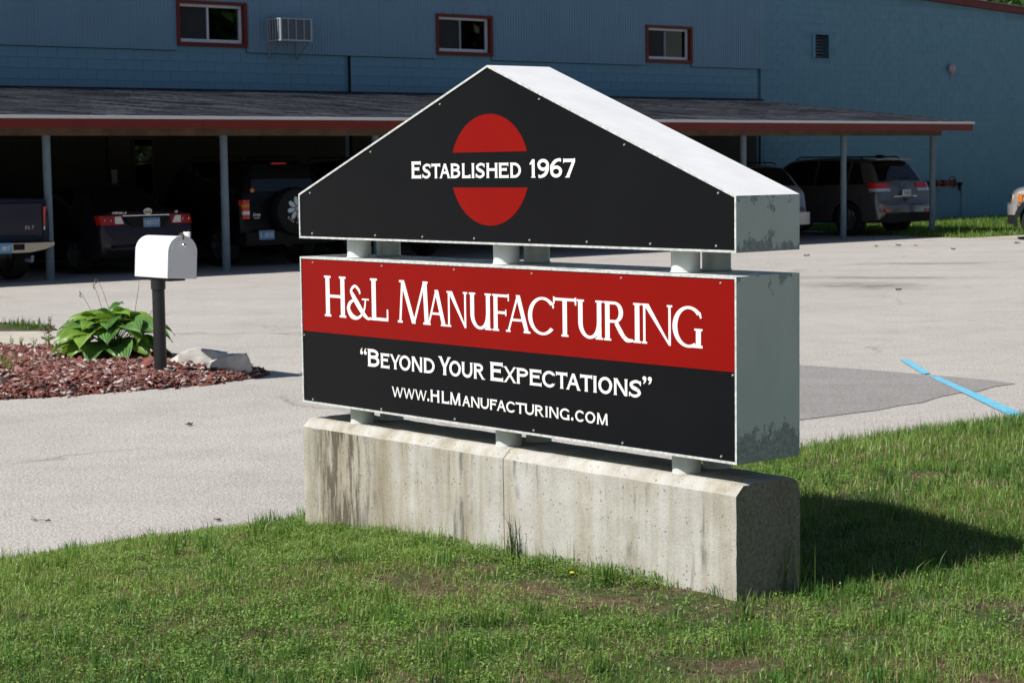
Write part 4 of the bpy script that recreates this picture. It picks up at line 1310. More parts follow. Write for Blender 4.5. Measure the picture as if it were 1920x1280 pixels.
# rake board on the open end
m = MB()
m.prism([(DE + 0.036 - DP, 2.34), (DW - 0.03 - DP, 3.05), (DW - 0.03 - DP, 3.19), (DE + 0.036 - DP, 2.47)], SE - 0.02 - S0, SE + 0.012 - S0, 'YZ')
m.build('rake_board', M['trim_red'], CP)
MB().box(cl(CS0, DP - 0.07, 2.205), cl(35.85, DP + 0.07, 2.40)).build('beam', M['wood_dark'], CP)
raf = MB().prism([(DE + 0.04 - DP, 2.312), (DW - 0.03 - DP, 3.03), (DW - 0.03 - DP, 3.118), (DE + 0.04 - DP, 2.398)], -0.02, 0.02, 'YZ').mesh('rafter', M['wood_dark'])
s = CS0 + 0.3
while s < SE - 0.1:
    link('rafter', raf, CP, (s - S0, 0, 0))
    s += 0.61
# posts
post = MB().lathe([(0.066, 0.0), (0.066, 1.26), (0.069, 1.262), (0.069, 1.285), (0.064, 1.287), (0.064, 2.205)], 20).lathe([(0.0, 0.012), (0.10, 0.012), (0.10, 0.0)], 20).mesh('post', M['column'], True)
for s in (7.75, 10.9, 14.022, 17.176, 20.24, 23.31, 26.4, 29.48, 32.585, 35.62):
    link('post', post, CP, (s - S0, 0, 0))
# shingles: tabs with lapped butts
SLP = math.atan2(3.215 - ZE, DW - DE)
EXP, TW = 0.142, 0.32
ncourse = int((DW - DE) / math.cos(SLP) / EXP)
def tab_mesh(i):
    m = MB()
    w = TW / 2 - 0.003
    y1 = EXP + 0.02
    m.face([(-w, 0, 0.011), (w, 0, 0.011), (w, y1, 0.003), (-w, y1, 0.003)])
    m.face([(-w, 0, 0), (w, 0, 0), (w, 0, 0.011), (-w, 0, 0.011)])
    m.face([(-w, 0, 0), (-w, 0, 0.011), (-w, y1, 0.003), (-w, y1, 0)]); m.face([(w, 0, 0.011), (w, 0, 0), (w, y1, 0), (w, y1, 0.003)])
    return m
tabs = [tab_mesh(i).mesh('shingle', M['shingle%d' % i], False, False) for i in range(4)]
mass = MB()
cnt = 0
proto = tab_mesh(0)
cs, sn_ = math.cos(SLP), math.sin(SLP)
for k in range(ncourse):
    y = k * EXP
    off = (0, 0.16, 0.07, 0.23)[k % 4]
    n = int((SE - 9.0) / TW)
    for j in range(n):
        s = SE - 0.16 - j * TW - off * (1 if j or True else 0)
        if s < 9.2: continue
        tv = mnoise.noise(Vector((s * 3.4 + y * 1.6, y * .9, 4.0))) * 2.3 + random.gauss(0, .28)
        ti = 0 if tv < -.75 else 1 if tv < 0 else 2 if tv < .8 else 3
        d, z = DE - 0.02 + y * cs, ZE + 0.003 + y * sn_
        if cnt < 300 and 13.0 < s < 36:
            o = link('shingle', tabs[ti], CP, cl(s, d, z))
            o.rotation_euler = (SLP, 0, 0)
            cnt += 1
        else:
            i = len(mass.v)
            x0, y0, z0 = cl(s, d, z)
            mass.v += [(x0 + p[0], y0 + p[1] * cs - p[2] * sn_, z0 + p[1] * sn_ + p[2] * cs) for p in proto.v]
            mass.f += [tuple(i + q for q in f) for f in proto.f]
            mass.m += [ti] * len(proto.f)
o = mass.build('shingles', [M['shingle%d' % i] for i in range(4)], CP, False, None, False)
o['kind'] = 'stuff'
# flashing where the roof meets the wall
MB().box(cl(CS0, DW - 0.10, 3.20), cl(36.6, DW - 0.016, 3.235)).build('flashing', M['black_plastic'], CP)

# ------------------------------------------------------------------ vehicles (local: x right, y forward from the rear bumper, z up)
class Body:
    KEYS = ('w', 'zb', 'belt', 'zt', 'wt')
    def __init__(s, st, axles, arch_r, wheel_z):
        s.y = [r[0] for r in st]
        s.d = {k: [r[i + 1] for r in st] for i, k in enumerate(s.KEYS)}
        s.axles, s.ar, s.wz = axles, arch_r, wheel_z
    def g(s, k, y):
        ys, v = s.y, s.d[k]
        if y <= ys[0]: return v[0]
        for i in range(len(ys) - 1):
            if y <= ys[i + 1]:
                t = (y - ys[i]) / (ys[i + 1] - ys[i])
                m = lambda j: (v[min(j + 1, len(v) - 1)] - v[max(j - 1, 0)]) / max(1e-6, ys[min(j + 1, len(v) - 1)] - ys[max(j - 1, 0)])
                h = ys[i + 1] - ys[i]
                lin = v[i] + (v[i + 1] - v[i]) * t
                t2, t3 = t * t, t * t * t
                her = (2 * t3 - 3 * t2 + 1) * v[i] + (t3 - 2 * t2 + t) * h * m(i) + (-2 * t3 + 3 * t2) * v[i + 1] + (t3 - t2) * h * m(i + 1)
                lo_, hi = min(v[i], v[i + 1]), max(v[i], v[i + 1])
                return 0.5 * lin + 0.5 * min(max(her, lo_ - .03), hi + .03)
        return v[-1]
    def ring(s, y):
        w, zb, be, zt, wt = (s.g(k, y) for k in s.KEYS)
        za = zb
        for ya in s.axles:
            q = s.ar ** 2 - (y - ya) ** 2
            if q > 0: za = max(za, s.wz + math.sqrt(q))
        zt = max(zt, be + 0.01)
        p = [(0, za), (w - .16, za), (w - .02, max(zb + .035, za)), (w, max(zb + (be - zb) * .42, za + .02)), (w - .004, max(be - .13, za + .03)), (w - .05, be)]
        p += [(wt + (w - .05 - wt) * .46 + .018, be + (zt - be) * .5), (wt, zt - min(.05, (zt - be) * .3)), (wt - .10, zt), (0, zt + .018)]
        return p
    def samples(s):
        ys = set(s.y)
        y = s.y[0]
        while y < s.y[-1]:
            ys.add(round(y, 4)); y += 0.09
        for ya in s.axles:
            for k in range(-8, 9):
                ys.add(round(ya + s.ar * math.sin(k / 8 * math.pi / 2) * .9999, 4))
        ys = sorted(v for v in ys if s.y[0] <= v <= s.y[-1])
        out = [ys[0]]
        for v in ys[1:]:
            if v - out[-1] > 0.006: out.append(v)
        return out
    def mesh(s, name, mats):
        mb = MB()
        ys = s.samples()
        n = None
        for y in ys:
            r = s.ring(y)
            full = [(x, z) for x, z in r] + [(-x, z) for x, z in r[-2:0:-1]]
            n = len(full)
            mb.v += [(x, y, z) for x, z in full]
        for i in range(len(ys) - 1):
            for k in range(n):
                j = (k + 1) % n
                mb.f.append((i * n + k, i * n + j, (i + 1) * n + j, (i + 1) * n + k))
                mb.m.append(1 if k in (0, 1, n - 1, n - 2) else 0)
        mb.f.append(tuple(range(n))); mb.m.append(0)
        mb.f.append(tuple(reversed(range((len(ys) - 1) * n, len(ys) * n)))); mb.m.append(0)
        return mb.mesh(name, mats, True)
    def side_window(s, y0, y1, y0t, y1t, sgn, f0=.10, f1=.97, off=.006):
        """pane on the flank, lower edge y0..y1, upper edge y0t..y1t"""
        mb = MB()
        ny, nz = 10, 4
        for i in range(ny + 1):
            for k in range(nz + 1):
                t = k / nz
                a, b = y0 + (y0t - y0) * t, y1 + (y1t - y1) * t
                y = a + (b - a) * i / ny
                r = s.ring(y)
                f = (f0 + (f1 - f0) * t) * 2
                p, q, u = (r[5], r[6], f) if f < 1 else (r[6], r[7], f - 1)
                mb.v.append((sgn * (p[0] + (q[0] - p[0]) * u + off), y, p[1] + (q[1] - p[1]) * u))
        for i in range(ny):
            for k in range(nz):
                a = i * (nz + 1) + k
                mb.f.append((a, a + nz + 1, a + nz + 2, a + 1)); mb.m.append(0)
        return mb
    def end_window(s, y0, y1, fx=.94, off=.007, sgn=-1):
        """windscreen or rear pane lying on the top surface between two stations"""
        mb = MB()
        ny, nx = 6, 8
        for i in range(ny + 1):
            y = y0 + (y1 - y0) * i / ny
            r = s.ring(y)
            e = 0.02
            dz = (s.g('zt', y + e) - s.g('zt', y - e)) / (2 * e)
            l_ = math.hypot(1, dz)
            for k in range(nx + 1):
                u = -1 + 2 * k / nx
                au = abs(u)
                x = u * (r[8][0] + .03) * fx
                z = r[9][1] + (r[8][1] - r[9][1]) * au
                mb.v.append((x, y - off * dz / l_, z + off / l_ + .002))
        for i in range(ny):
            for k in range(nx):
                a = i * (nx + 1) + k
                mb.f.append((a, a + 1, a + nx + 2, a + nx + 1)); mb.m.append(0)
        return mb
    def rear_y(s, z):
        y = s.y[0]
        while y < 1.5 and s.g('zt', y) + .018 < z: y += 0.004
        return y

def wheel_parts(parent, x, y, r, width, sgn, style=5):
    prof = [(r * .66, -width * .45), (r * .93, -width * .5), (r * .99, -width * .36), (r, -width * .15), (r, width * .15), (r * .99, width * .36), (r * .93, width * .5), (r * .66, width * .45)]
    key = ('tyre', r, width)
    if key not in WM:
        WM[key] = MB().lathe(prof, 28, 'X').mesh('wheel', M['rubber'], True)
    w = link('wheel', WM[key], parent, (x, y, r))
    k2 = ('rim', r, width, style)
    if k2 not in WM:
        m = MB()
        R_ = r * .66
        m.lathe([(R_, -width * .45), (R_, width * .42), (R_ * .93, width * .42), (R_ * .90, width * .15), (R_ * .5, width * .10), (0.0, width * .10)], 28, 'X')
        for a in range(style):
            t = 2 * math.pi * a / style + math.pi / 2
            c, q = math.cos(t), math.sin(t)
            pts = []
            for rr, hw in ((R_ * .16, R_ * .13), (R_ * .95, R_ * .16)):
                pts += [(rr * c - hw * q, rr * q + hw * c), (rr * c + hw * q, rr * q - hw * c)]
            pts = [pts[0], pts[1], pts[3], pts[2]]
            m.prism(pts, width * .26, width * .40, 'YZ')
        m.lathe([(R_ * .2, width * .28), (R_ * .2, width * .42), (0, width * .44)], 14, 'X')
        WM[k2] = m.mesh('rim', [M['rim']], False)
    o = link('rim', WM[k2], w)
    if sgn < 0: o.rotation_euler = (0, 0, math.pi)
    return w
WM = {}

def lens(name, mats, parent, x_in, x_out, y_rear, y_fwd, z0, z1, sgn, bands=None, slope=0.0, inner_cut=0.0):
    """corner lamp wrapping from the tail to the flank; bands = [(z fraction from, to, material index)]"""
    mb = MB()
    plan = [(x_in + inner_cut, y_rear), (x_out - .10, y_rear + .004), (x_out - .03, y_rear + .03), (x_out + .008, y_rear + .10), (x_out + .010, y_fwd), (x_out - .05, y_fwd), (x_in, y_rear + .08)]
    for f0, f1, mi in (bands or [(0, 1, 0)]):
        za, zb_ = z0 + (z1 - z0) * f0 + .001, z0 + (z1 - z0) * f1 - .001
        i = len(mb.v)
        n = len(plan)
        for z in (za, zb_):
            mb.v += [(sgn * x, y + slope * (z - z0), z) for x, y in plan]
        mb.f.append(tuple(i + k for k in range(n))); mb.m.append(mi)
        mb.f.append(tuple(i + n + k for k in reversed(range(n)))); mb.m.append(mi)
        for k in range(n):
            j = (k + 1) % n
            mb.f.append((i + k, i + j, i + n + j, i + n + k)); mb.m.append(mi)
    return mb.build(name, mats, parent)

def plate(parent, x, y, z, mat, ink, text, w=.305, h=.155):
    p = MB().box((-w / 2, -.004, -h / 2), (w / 2, .004, h / 2), 0, .003).build('licence_plate', mat, parent, False, (x, y, z))
    ws = text.split(' ')
    x0 = -.27 * w
    for i, wd in enumerate(ws):
        small_text('plate_lettering', wd, h * .46, ENGR, ink, p, ((-.23 if i == 0 else .2) * w * .95, -.0045, -h * .24), .12, .46)
    return p

def side_set(b, root, panes, glass_names=('side_window',)):
    for (a, c, at, ct) in panes:
        for sg in (-1, 1):
            b.side_window(a, c, at, ct, sg).build('side_window', M['car_glass'], root, True)

def mirrors(root, x, y, z, mat):
    for sg in (-1, 1):
        MB().box((sg * x - .02 if sg > 0 else sg * x - .16, y - .05, z - .07), (sg * x + .16 if sg > 0 else sg * x + .02, y + .07, z + .08), 0, .025).build('side_mirror', mat, root, True)

def vehicle(name, label, s_c, d_rear, st, axles, wr, track, paint, cat='car', style=5, tw=.21, arch=None):
    root = thing(name, label, cat, bw(s_c, d_rear), BYAW)
    b = Body(st, axles, arch or wr * 1.14, wr)
    link('body', b.mesh('body', [M[paint], M['black_plastic']]), root)
    for ya in axles:
        for sg in (-1, 1):
            wheel_parts(root, sg * track, ya, wr, tw, sg, style)
    return root, b

# --- dark sedan
st = [(0, .70, .42, .56, .62, .64), (.05, .80, .32, .70, .75, .74), (.10, .845, .26, .86, .90, .78), (.15, .86, .24, .91, .985, .76), (.30, .87, .22, .92, 1.005, .76), (.62, .88, .20, .93, 1.03, .73), (.95, .88, .20, .93, 1.22, .65), (1.30, .88, .20, .93, 1.385, .585), (2.0, .88, .20, .92, 1.445, .565), (2.6, .88, .20, .90, 1.39, .57), (3.35, .88, .20, .89, 1.02, .70), (3.6, .87, .20, .87, .96, .72), (4.3, .82, .22, .76, .82, .66), (4.46, .74, .26, .62, .70, .60), (4.5, .66, .34, .52, .58, .55)]
CAR, b = vehicle('sedan', 'dark plum sedan parked nose-in beyond the white mailbox', 15.98, 28.0, st, (1.0, 3.6), .315, .755, 'paint_sedan')
b.end_window(.66, 1.26).build('rear_window', M['car_glass'], CAR, True)
b.end_window(3.3, 2.68).build('windscreen', M['car_glass'], CAR, True)
side_set(b, CAR, [(1.10, 1.95, 1.36, 1.95), (2.02, 3.05, 2.02, 2.62)])
for sg in (-1, 1):
    lens('tail_light', [M['red_lens'], M['clear_lens']], CAR, .38, .862, .048, .16, .795, .945, sg, None, .40, .06)
    MB().prism([(sg * .44, .815), (sg * .60, .815), (sg * .60, .925), (sg * .50, .93)], .036, .10, 'XZ').build('reverse_light', M['clear_lens'], CAR)
    mbr = MB().lathe([(.052, .0), (.058, -.006), (.064, 0)], 20, 'Y').build('lamp_ring', M['chrome'], CAR, False, (sg * .71, .066, .872))
    MB().box((sg * .66 - .09, .035, .40), (sg * .66 + .09, .06, .435), 0, .008).build('reflector', M['red_lens'], CAR)
MB().box((-.43, .092, .925), (.43, .12, .95), 0, .006).build('boot_trim', M['chrome'], CAR)
MB().prism([(-.30, .745), (.30, .745), (.40, .915), (-.40, .915)], .045, .075, 'XZ').build('plate_recess', M['black_plastic'], CAR)
plate(CAR, .06, .038, .825, M['plate_blue'], M['plate_text'], 'CML 5227')
m = MB()
ST0 = dict(ENGR)
def ellipse_ring(m, rx, rz, w, cx=0, cz=0, n=24, y=0):
    for k in range(n):
        q = []
        for a, i_ in ((k, 0), (k + 1, 0), (k + 1, 1), (k, 1)):
            t = 2 * math.pi * a / n
            q.append((cx + (rx - w * i_) * math.cos(t), y, cz + (rz - w * i_) * math.sin(t)))
        m.face(q)
ellipse_ring(m, .075, .05, .012); ellipse_ring(m, .026, .046, .009, 0, 0, 20, -.001); ellipse_ring(m, .055, .021, .009, 0, .024, 20, -.002)
m.build('emblem', M['chrome'], CAR, False, (0.04, .118, 1.0), False)
small_text('model_lettering', 'COROLLA', .036, ENGR, M['chrome'], CAR, (-.46, .135, .968), .25, .8)
small_text('trim_lettering', 'LE', .034, ENGR, M['chrome'], CAR, (.58, .135, .968), .2, .7)
MB().box((-.72, -.012, .40), (.72, .02, .42), 0, .006).build('bumper_crease', M['paint_sedan'], CAR)
mirrors(CAR, .86, 2.95, .98, M['paint_sedan'])

# --- pickup
st = [(.17, .90, .55, .60, .64, .80), (.19, .965, .50, .66, .72, .86), (.20, .985, .48, 1.0, 1.10, .93), (.215, .985, .46, 1.17, 1.245, .93), (.26, .99, .44, 1.20, 1.27, .93), (1.2, 1.0, .42, 1.20, 1.27, .93), (2.08, 1.0, .42, 1.20, 1.27, .93), (2.12, 1.0, .42, 1.20, 1.60, .76), (2.20, 1.0, .40, 1.20, 1.80, .72), (2.9, 1.0, .38, 1.19, 1.87, .70), (3.6, 1.0, .38, 1.18, 1.83, .70), (4.3, 1.0, .38, 1.16, 1.30, .80), (4.5, .99, .38, 1.12, 1.22, .82), (5.4, .96, .40, 1.02, 1.10, .80), (5.5, .92, .40, .80, .95, .76), (5.55, .84, .46, .70, .78, .70)]
PU, b = vehicle('pickup_truck', 'navy pickup truck with chrome rear bumper at the left edge of the carport', 12.90, 27.15, st, (1.25, 4.55), .38, .86, 'paint_pickup', 'pickup', 6, .26)
MB().box((-.86, .188, .66), (.86, .202, 1.19), 0, .012).build('tailgate', M['paint_pickup'], PU)
bp = MB()
pts = [(-1.0, .12), (-.97, .03), (-.5, -.02), (.5, -.02), (.97, .03), (1.0, .12), (1.0, .30), (.90, .30), (.88, .20), (-.88, .20), (-.90, .30), (-1.0, .30)]
bp.prism([(-.95, .60), (-.95, .555), (-.82, .505), (-.55, .46), (.55, .46), (.82, .505), (.95, .555), (.95, .60)], -.02, .30, 'XZ')
bp.build('rear_bumper', M['chrome_soft'], PU)
MB().box((-.93, -.012, .602), (.93, .16, .618), 0, .006).build('bumper_step', M['black_plastic'], PU)
MB().box((-.30, -.024, .44), (-.20, -.018, .56)).build('bumper_pad', M['black_plastic'], PU)
MB().box((.28, -.026, .50), (.46, -.018, .59), 0, .003).build('bumper_recess', M['black_plastic'], PU)
plate(PU, .10, -.03, .535, M['plate_blue'], M['plate_text'], 'BR 1107')
MB().tube((.55, .12, .34), (.55, -.06, .34), .03).lathe([(.0, .42), (.025, .41), (.03, .39), (.018, .36), (.018, .33)], 12, 'Z', (.55, -.08, 0)).build('tow_hitch', M['steel'], PU)
for sg in (-1, 1):
    lens('tail_light', [M['red_lens'], M['clear_lens']], PU, .885, .985, .18, .30, .78, 1.13, sg, [(0, .16, 1), (.16, .32, 0), (.32, 1, 0)])
small_text('trim_lettering', 'SLT', .05, ENGR, M['chrome_soft'], PU, (.66, .187, .80), .3, .8)
MB().box((-.16, .178, 1.02), (.16, .187, 1.09), 0, .01).build('tailgate_handle', M['black_plastic'], PU)
b.end_window(2.09, 2.19).build('rear_window', M['car_glass'], PU, True)
b.end_window(4.25, 3.62).build('windscreen', M['car_glass'], PU, True)
side_set(b, PU, [(2.3, 3.1, 2.36, 3.1), (3.15, 4.05, 3.15, 3.6)])
mirrors(PU, .98, 4.0, 1.28, M['black_plastic'])

# --- dark jeep-like wagon with a spare wheel
st = [(.16, .80, .45, .60, .66, .70), (.18, .88, .40, .72, .80, .80), (.20, .90, .38, .98, 1.10, .82), (.22, .91, .36, 1.12, 1.20, .80), (.25, .91, .36, 1.14, 1.32, .77), (.33, .91, .36, 1.14, 1.62, .70), (.42, .91, .36, 1.14, 1.74, .66), (.7, .91, .36, 1.14, 1.79, .65), (1.8, .91, .35, 1.13, 1.80, .65), (2.5, .91, .35, 1.12, 1.74, .64), (3.05, .91, .35, 1.10, 1.20, .74), (3.2, .90, .35, 1.08, 1.13, .76), (4.1, .86, .38, 1.0, 1.04, .74), (4.2, .80, .40, .88, .94, .70), (4.24, .72, .46, .70, .78, .64)]
JP, b = vehicle('spare_wheel_wagon', 'black boxy wagon with a daisy printed on its rear spare wheel cover', 18.78, 28.1, st, (.95, 3.55), .36, .77, 'paint_jeep', 'wagon', 6, .23)
b.end_window(.235, .40, .92).build('rear_window', M['car_glass'], JP, True)
b.end_window(3.0, 2.52).build('windscreen', M['car_glass'], JP, True)
side_set(b, JP, [(.42, 1.05, .62, 1.05), (1.12, 1.95, 1.12, 1.95), (2.02, 2.85, 2.02, 2.42)])
MB().prism([(-.90, .02), (.90, .02), (.92, .16), (.92, .34), (-.92, .34), (-.92, .16)], .38, .60, 'XY').build('rear_bumper', M['black_plastic'], JP)
MB().box((-.60, .21, 1.02), (.70, .225, 1.16), 0, .01).build('tailgate_panel', M['paint_pickup'], JP)
for sg in (-1, 1):
    lens('tail_light', [M['red_lens'], M['clear_lens'], M['amber_lens']], JP, .74, .885, .15, .24, .82, 1.14, sg, [(0, .22, 0), (.22, .42, 1), (.42, .6, 0), (.6, .78, 2), (.78, 1, 0)])
    MB().lathe([(0, -.02), (.035, -.018), (.042, 0)], 14, 'Y').build('round_reflector', M['amber_lens'], JP, False, (sg * .66, .19, 1.30))
MB().box((-.15, .35, 1.735), (.15, .37, 1.765), 0, .006).build('brake_light', M['red_lens'], JP)
plate(JP, -.50, .008, .545, M['plate_blue'], M['plate_text'], 'BKL 1035')
small_text('badge_lettering', 'Jeep', .055, ENGR, M['letter'], JP, (-.585, .172, .865), .1, .6)
small_text('trim_lettering', 'SPORT', .024, ENGR, M['letter'], JP, (-.585, .170, .82), .2, .8)
SP = MB().lathe([(0, -.13), (.33, -.128), (.385, -.115), (.41, -.08), (.41, .08), (.38, .11), (0, .11)], 40, 'Y').build('spare_wheel_cover', M['black_plastic'], JP, True, (.07, .04, .93))
for k in range(8):
    a = 2 * math.pi * k / 8 + .2
    pet = MB()
    pts = []
    for i in range(14):
        t = 2 * math.pi * i / 14
        u, v = .130 + .078 * math.cos(t), .039 * math.sin(t) * (1 + .25 * math.cos(t))
        pts.append((u * math.cos(a) - v * math.sin(a), -.1325, u * math.sin(a) + v * math.cos(a)))
    pet.face(pts[::-1]).build('petal', M['petal'], SP, False, (0, 0, .05), False)
MB().lathe([(0, -.1335), (.044, -.133), (.045, -.13)], 16, 'Y').build('daisy_middle', M['petal_mid'], SP, False, (0, 0, .05))
tx_ = 'Life is good'
for i, ch in enumerate(tx_):
    if ch == ' ': continue
    a = R(-90 + (i - (len(tx_) - 1) / 2) * 9.2)
    m = MB()
    for k, p in enumerate(glyph(ch, .6, ENGR)):
        q = [((x - .3) * .042, -.0002 * (k % 12), z * .042) for x, z in p]
        m.face(q)
    o = m.build('cover_lettering', M['letter'], SP, False, (.255 * math.cos(a), -.1325, .05 + .255 * math.sin(a)), True)
    o.rotation_euler = (0, -(a + math.pi / 2), 0)
for sg in (-1, 1):
    MB().path([(sg * .58, .65, 1.80), (sg * .58, .72, 1.86), (sg * .58, 2.2, 1.865), (sg * .58, 2.3, 1.79)], [.014] * 4, 8).build('roof_rail', M['black_plastic'], JP)
mirrors(JP, .90, 2.72, 1.18, M['black_plastic'])

# --- grey crossover by the last post
st = [(0, .74, .46, .60, .655, .68), (.05, .86, .36, .68, .73, .80), (.10, .925, .33, .74, .80, .86), (.15, .945, .31, .98, 1.03, .88), (.20, .95, .30, 1.07, 1.15, .86), (.27, .95, .30, 1.09, 1.25, .82), (.45, .95, .29, 1.09, 1.52, .73), (.58, .95, .28, 1.09, 1.64, .70), (.75, .95, .28, 1.08, 1.69, .69), (1.4, .95, .28, 1.07, 1.73, .68), (2.2, .95, .28, 1.05, 1.735, .67), (2.9, .95, .28, 1.04, 1.68, .67), (3.65, .95, .28, 1.02, 1.20, .78), (3.85, .94, .28, 1.0, 1.12, .80), (4.6, .89, .30, .92, 1.0, .74), (4.75, .83, .34, .80, .88, .70), (4.80, .74, .42, .66, .74, .64)]
GC, b = vehicle('crossover', 'grey crossover parked between the last two carport posts', 35.08, 27.88, st, (.98, 3.88), .372, .80, 'paint_grey', 'car', 5, .25)
b.end_window(.24, .57, .95).build('rear_window', M['car_glass'], GC, True)
b.end_window(3.62, 2.95).build('windscreen', M['car_glass'], GC, True)
side_set(b, GC, [(.52, .98, .80, .98), (1.05, 1.95, 1.05, 1.95), (2.02, 3.2, 2.02, 2.82)])
for sg in (-1, 1):
    lens('tail_light', [M['red_lens'], M['clear_lens']], GC, .46, .945, .108, .32, .985, 1.175, sg, [(0, .36, 1), (.36, 1, 0)], .40, .02)
    MB().box((sg * .70 - .10, -.012, .535), (sg * .70 + .10, .07, .59), 0, .012).build('reflector', M['red_lens'], GC)
    MB().path([(sg * .64, .75, 1.70), (sg * .64, .85, 1.755), (sg * .64, 2.6, 1.765), (sg * .64, 2.75, 1.70)], [.016] * 4, 8).build('roof_rail', M['black_plastic'], GC)
m = MB()
m.prism([(-.60, .42), (.60, .42), (.66, .60), (.64, .74), (-.64, .74), (-.66, .60)], 1.675, 1.71, 'XY')
m.build('spoiler', M['paint_grey'], GC)
MB().box((-.56, .018, .66), (.56, .075, .705), 0, .008).build('bumper_groove', M['black_plastic'], GC)
MB().prism([(-.86, .10), (-.74, -.012), (.74, -.012), (.86, .10)], .30, .50, 'XY').build('lower_valance', M['black_plastic'], GC)
MB().box((-.40, .070, .86), (.40, .10, .88), 0, .006).build('tailgate_trim', M['chrome'], GC)
plate(GC, .04, .074, .94, M['plate_white'], M['plate_ink'], 'W 1997')
small_text('badge_lettering', 'Jeep', .055, ENGR, M['chrome'], GC, (.03, .155, 1.115), .1, .6)
MB().box((-.06, .052, .785), (.06, .085, .81), 0, .006).build('tailgate_handle', M['black_plastic'], GC)
MB().box((-.10, .70, 1.72), (.04, .86, 1.80), 0, .03).build('roof_antenna', M['black_plastic'], GC, True)
MB().tube((.02, .25, 1.27), (.40, .27, 1.29), .012, .008, 8).build('rear_wiper', M['black_plastic'], GC)
mirrors(GC, .94, 3.2, 1.14, M['paint_grey'])

# --- silver van
st = [(0, .76, .40, .52, .58, .70), (.06, .88, .30, .60, .66, .82), (.12, .93, .26, .66, .72, .86), (.16, .94, .24, .92, 1.0, .86), (.20, .945, .23, 1.02, 1.10, .84), (.38, .945, .22, 1.03, 1.38, .74), (.55, .945, .22, 1.03, 1.54, .69), (.75, .945, .22, 1.03, 1.59, .68), (2.0, .945, .20, 1.0, 1.62, .67), (3.0, .945, .20, .98, 1.56, .66), (3.95, .94, .20, .95, 1.08, .76), (4.6, .90, .22, .86, .92, .74), (4.8, .82, .26, .70, .78, .68), (4.86, .72, .34, .56, .62, .62)]
VN, b = vehicle('minivan', 'silver blue minivan half hidden behind the right end of the sign', 30.98, 27.95, st, (1.0, 4.0), .325, .80, 'paint_silver', 'van', 5)
b.end_window(.23, .53, .94).build('rear_window', M['car_glass'], VN, True)
b.end_window(3.9, 3.05).build('windscreen', M['car_glass'], VN, True)
side_set(b, VN, [(.50, 1.35, .74, 1.35), (1.42, 2.45, 1.42, 2.45), (2.52, 3.5, 2.52, 2.98)])
for sg in (-1, 1):
    lens('tail_light', [M['red_lens'], M['clear_lens']], VN, .70, .93, .135, .32, .70, .98, sg, [(0, .3, 1), (.3, 1, 0)], .14)
    MB().path([(sg * .62, .7, 1.60), (sg * .62, .8, 1.65), (sg * .62, 2.6, 1.665), (sg * .62, 2.75, 1.60)], [.013] * 4, 8).build('roof_rail', M['black_plastic'], VN)
MB().prism([(-.90, .0), (-.5, -.05), (.5, -.05), (.90, .0), (.95, .10), (.95, .4), (-.95, .4), (-.95, .10)], .34, .60, 'XY').build('rear_bumper', M['paint_silver'], VN)
MB().path([(.35, .78, 1.60), (.30, .80, 1.75), (.52, .95, 2.15)], [.008, .005, .003], 6).build('antenna', M['black_plastic'], VN)
plate(VN, 0, .098, .86, M['plate_white'], M['plate_ink'], 'DHV 402')
mirrors(VN, .93, 3.4, 1.08, M['paint_silver'])

# --- black wagon hidden by the sign
st = [(0, .76, .46, .62, .68, .70), (.06, .88, .36, .74, .80, .82), (.12, .93, .33, .98, 1.06, .86), (.18, .94, .32, 1.12, 1.20, .84), (.38, .94, .31, 1.13, 1.58, .72), (.52, .94, .31, 1.13, 1.72, .69), (.8, .94, .30, 1.13, 1.78, .68), (2.4, .94, .30, 1.10, 1.79, .67), (3.0, .94, .30, 1.08, 1.70, .67), (3.7, .94, .30, 1.05, 1.18, .78), (4.6, .90, .32, .96, 1.02, .76), (4.8, .80, .36, .76, .84, .68)]
BW_, b = vehicle('estate_car', 'black tall estate car mostly hidden behind the left half of the sign', 21.75, 28.3, st, (1.0, 3.8), .365, .80, 'paint_black', 'car', 5, .24)
b.end_window(.22, .50, .94).build('rear_window', M['car_glass'], BW_, True)
b.end_window(3.66, 3.05).build('windscreen', M['car_glass'], BW_, True)
side_set(b, BW_, [(.52, 1.2, .72, 1.2), (1.28, 2.1, 1.28, 2.1), (2.18, 3.3, 2.18, 2.95)])
for sg in (-1, 1):
    lens('tail_light', [M['red_lens']], BW_, .70, .93, .10, .30, .86, 1.14, sg, None, .18)
    MB().path([(sg * .62, .75, 1.78), (sg * .62, .85, 1.84), (sg * .62, 2.6, 1.85), (sg * .62, 2.75, 1.77)], [.015] * 4, 8).build('roof_rail', M['black_plastic'], BW_)
plate(BW_, 0, .045, .84, M['plate_blue'], M['plate_text'], 'AKR 618')
mirrors(BW_, .93, 3.25, 1.14, M['paint_black'])

# --- pewter off-roader entering the frame at the right, nose to the left
st = [(0, .78, .48, .62, .70, .72), (.06, .90, .42, .76, .86, .82), (.14, .93, .40, 1.04, 1.12, .84), (.30, .93, .38, 1.08, 1.40, .76), (.45, .93, .38, 1.08, 1.66, .70), (.8, .93, .38, 1.08, 1.76, .68), (2.3, .93, .38, 1.07, 1.77, .67), (2.8, .93, .38, 1.06, 1.70, .67), (3.4, .93, .38, 1.05, 1.22, .76), (3.6, .93, .38, 1.04, 1.14, .78), (4.25, .925, .38, 1.01, 1.09, .78), (4.45, .87, .40, .97, 1.05, .72), (4.56, .80, .42, .90, .98, .66), (4.62, .70, .46, .74, .82, .60)]
FS, b = vehicle('offroad_wagon', 'sunlit pewter vehicle front with amber corner lamp at the right edge', 0, 0, st, (.95, 4.04), .375, .79, 'paint_pewter', 'car', 6, .25, .46)
FS.location = (15.0, 40.27, 0.0)
FS.rotation_euler = (0, 0, 1.335)
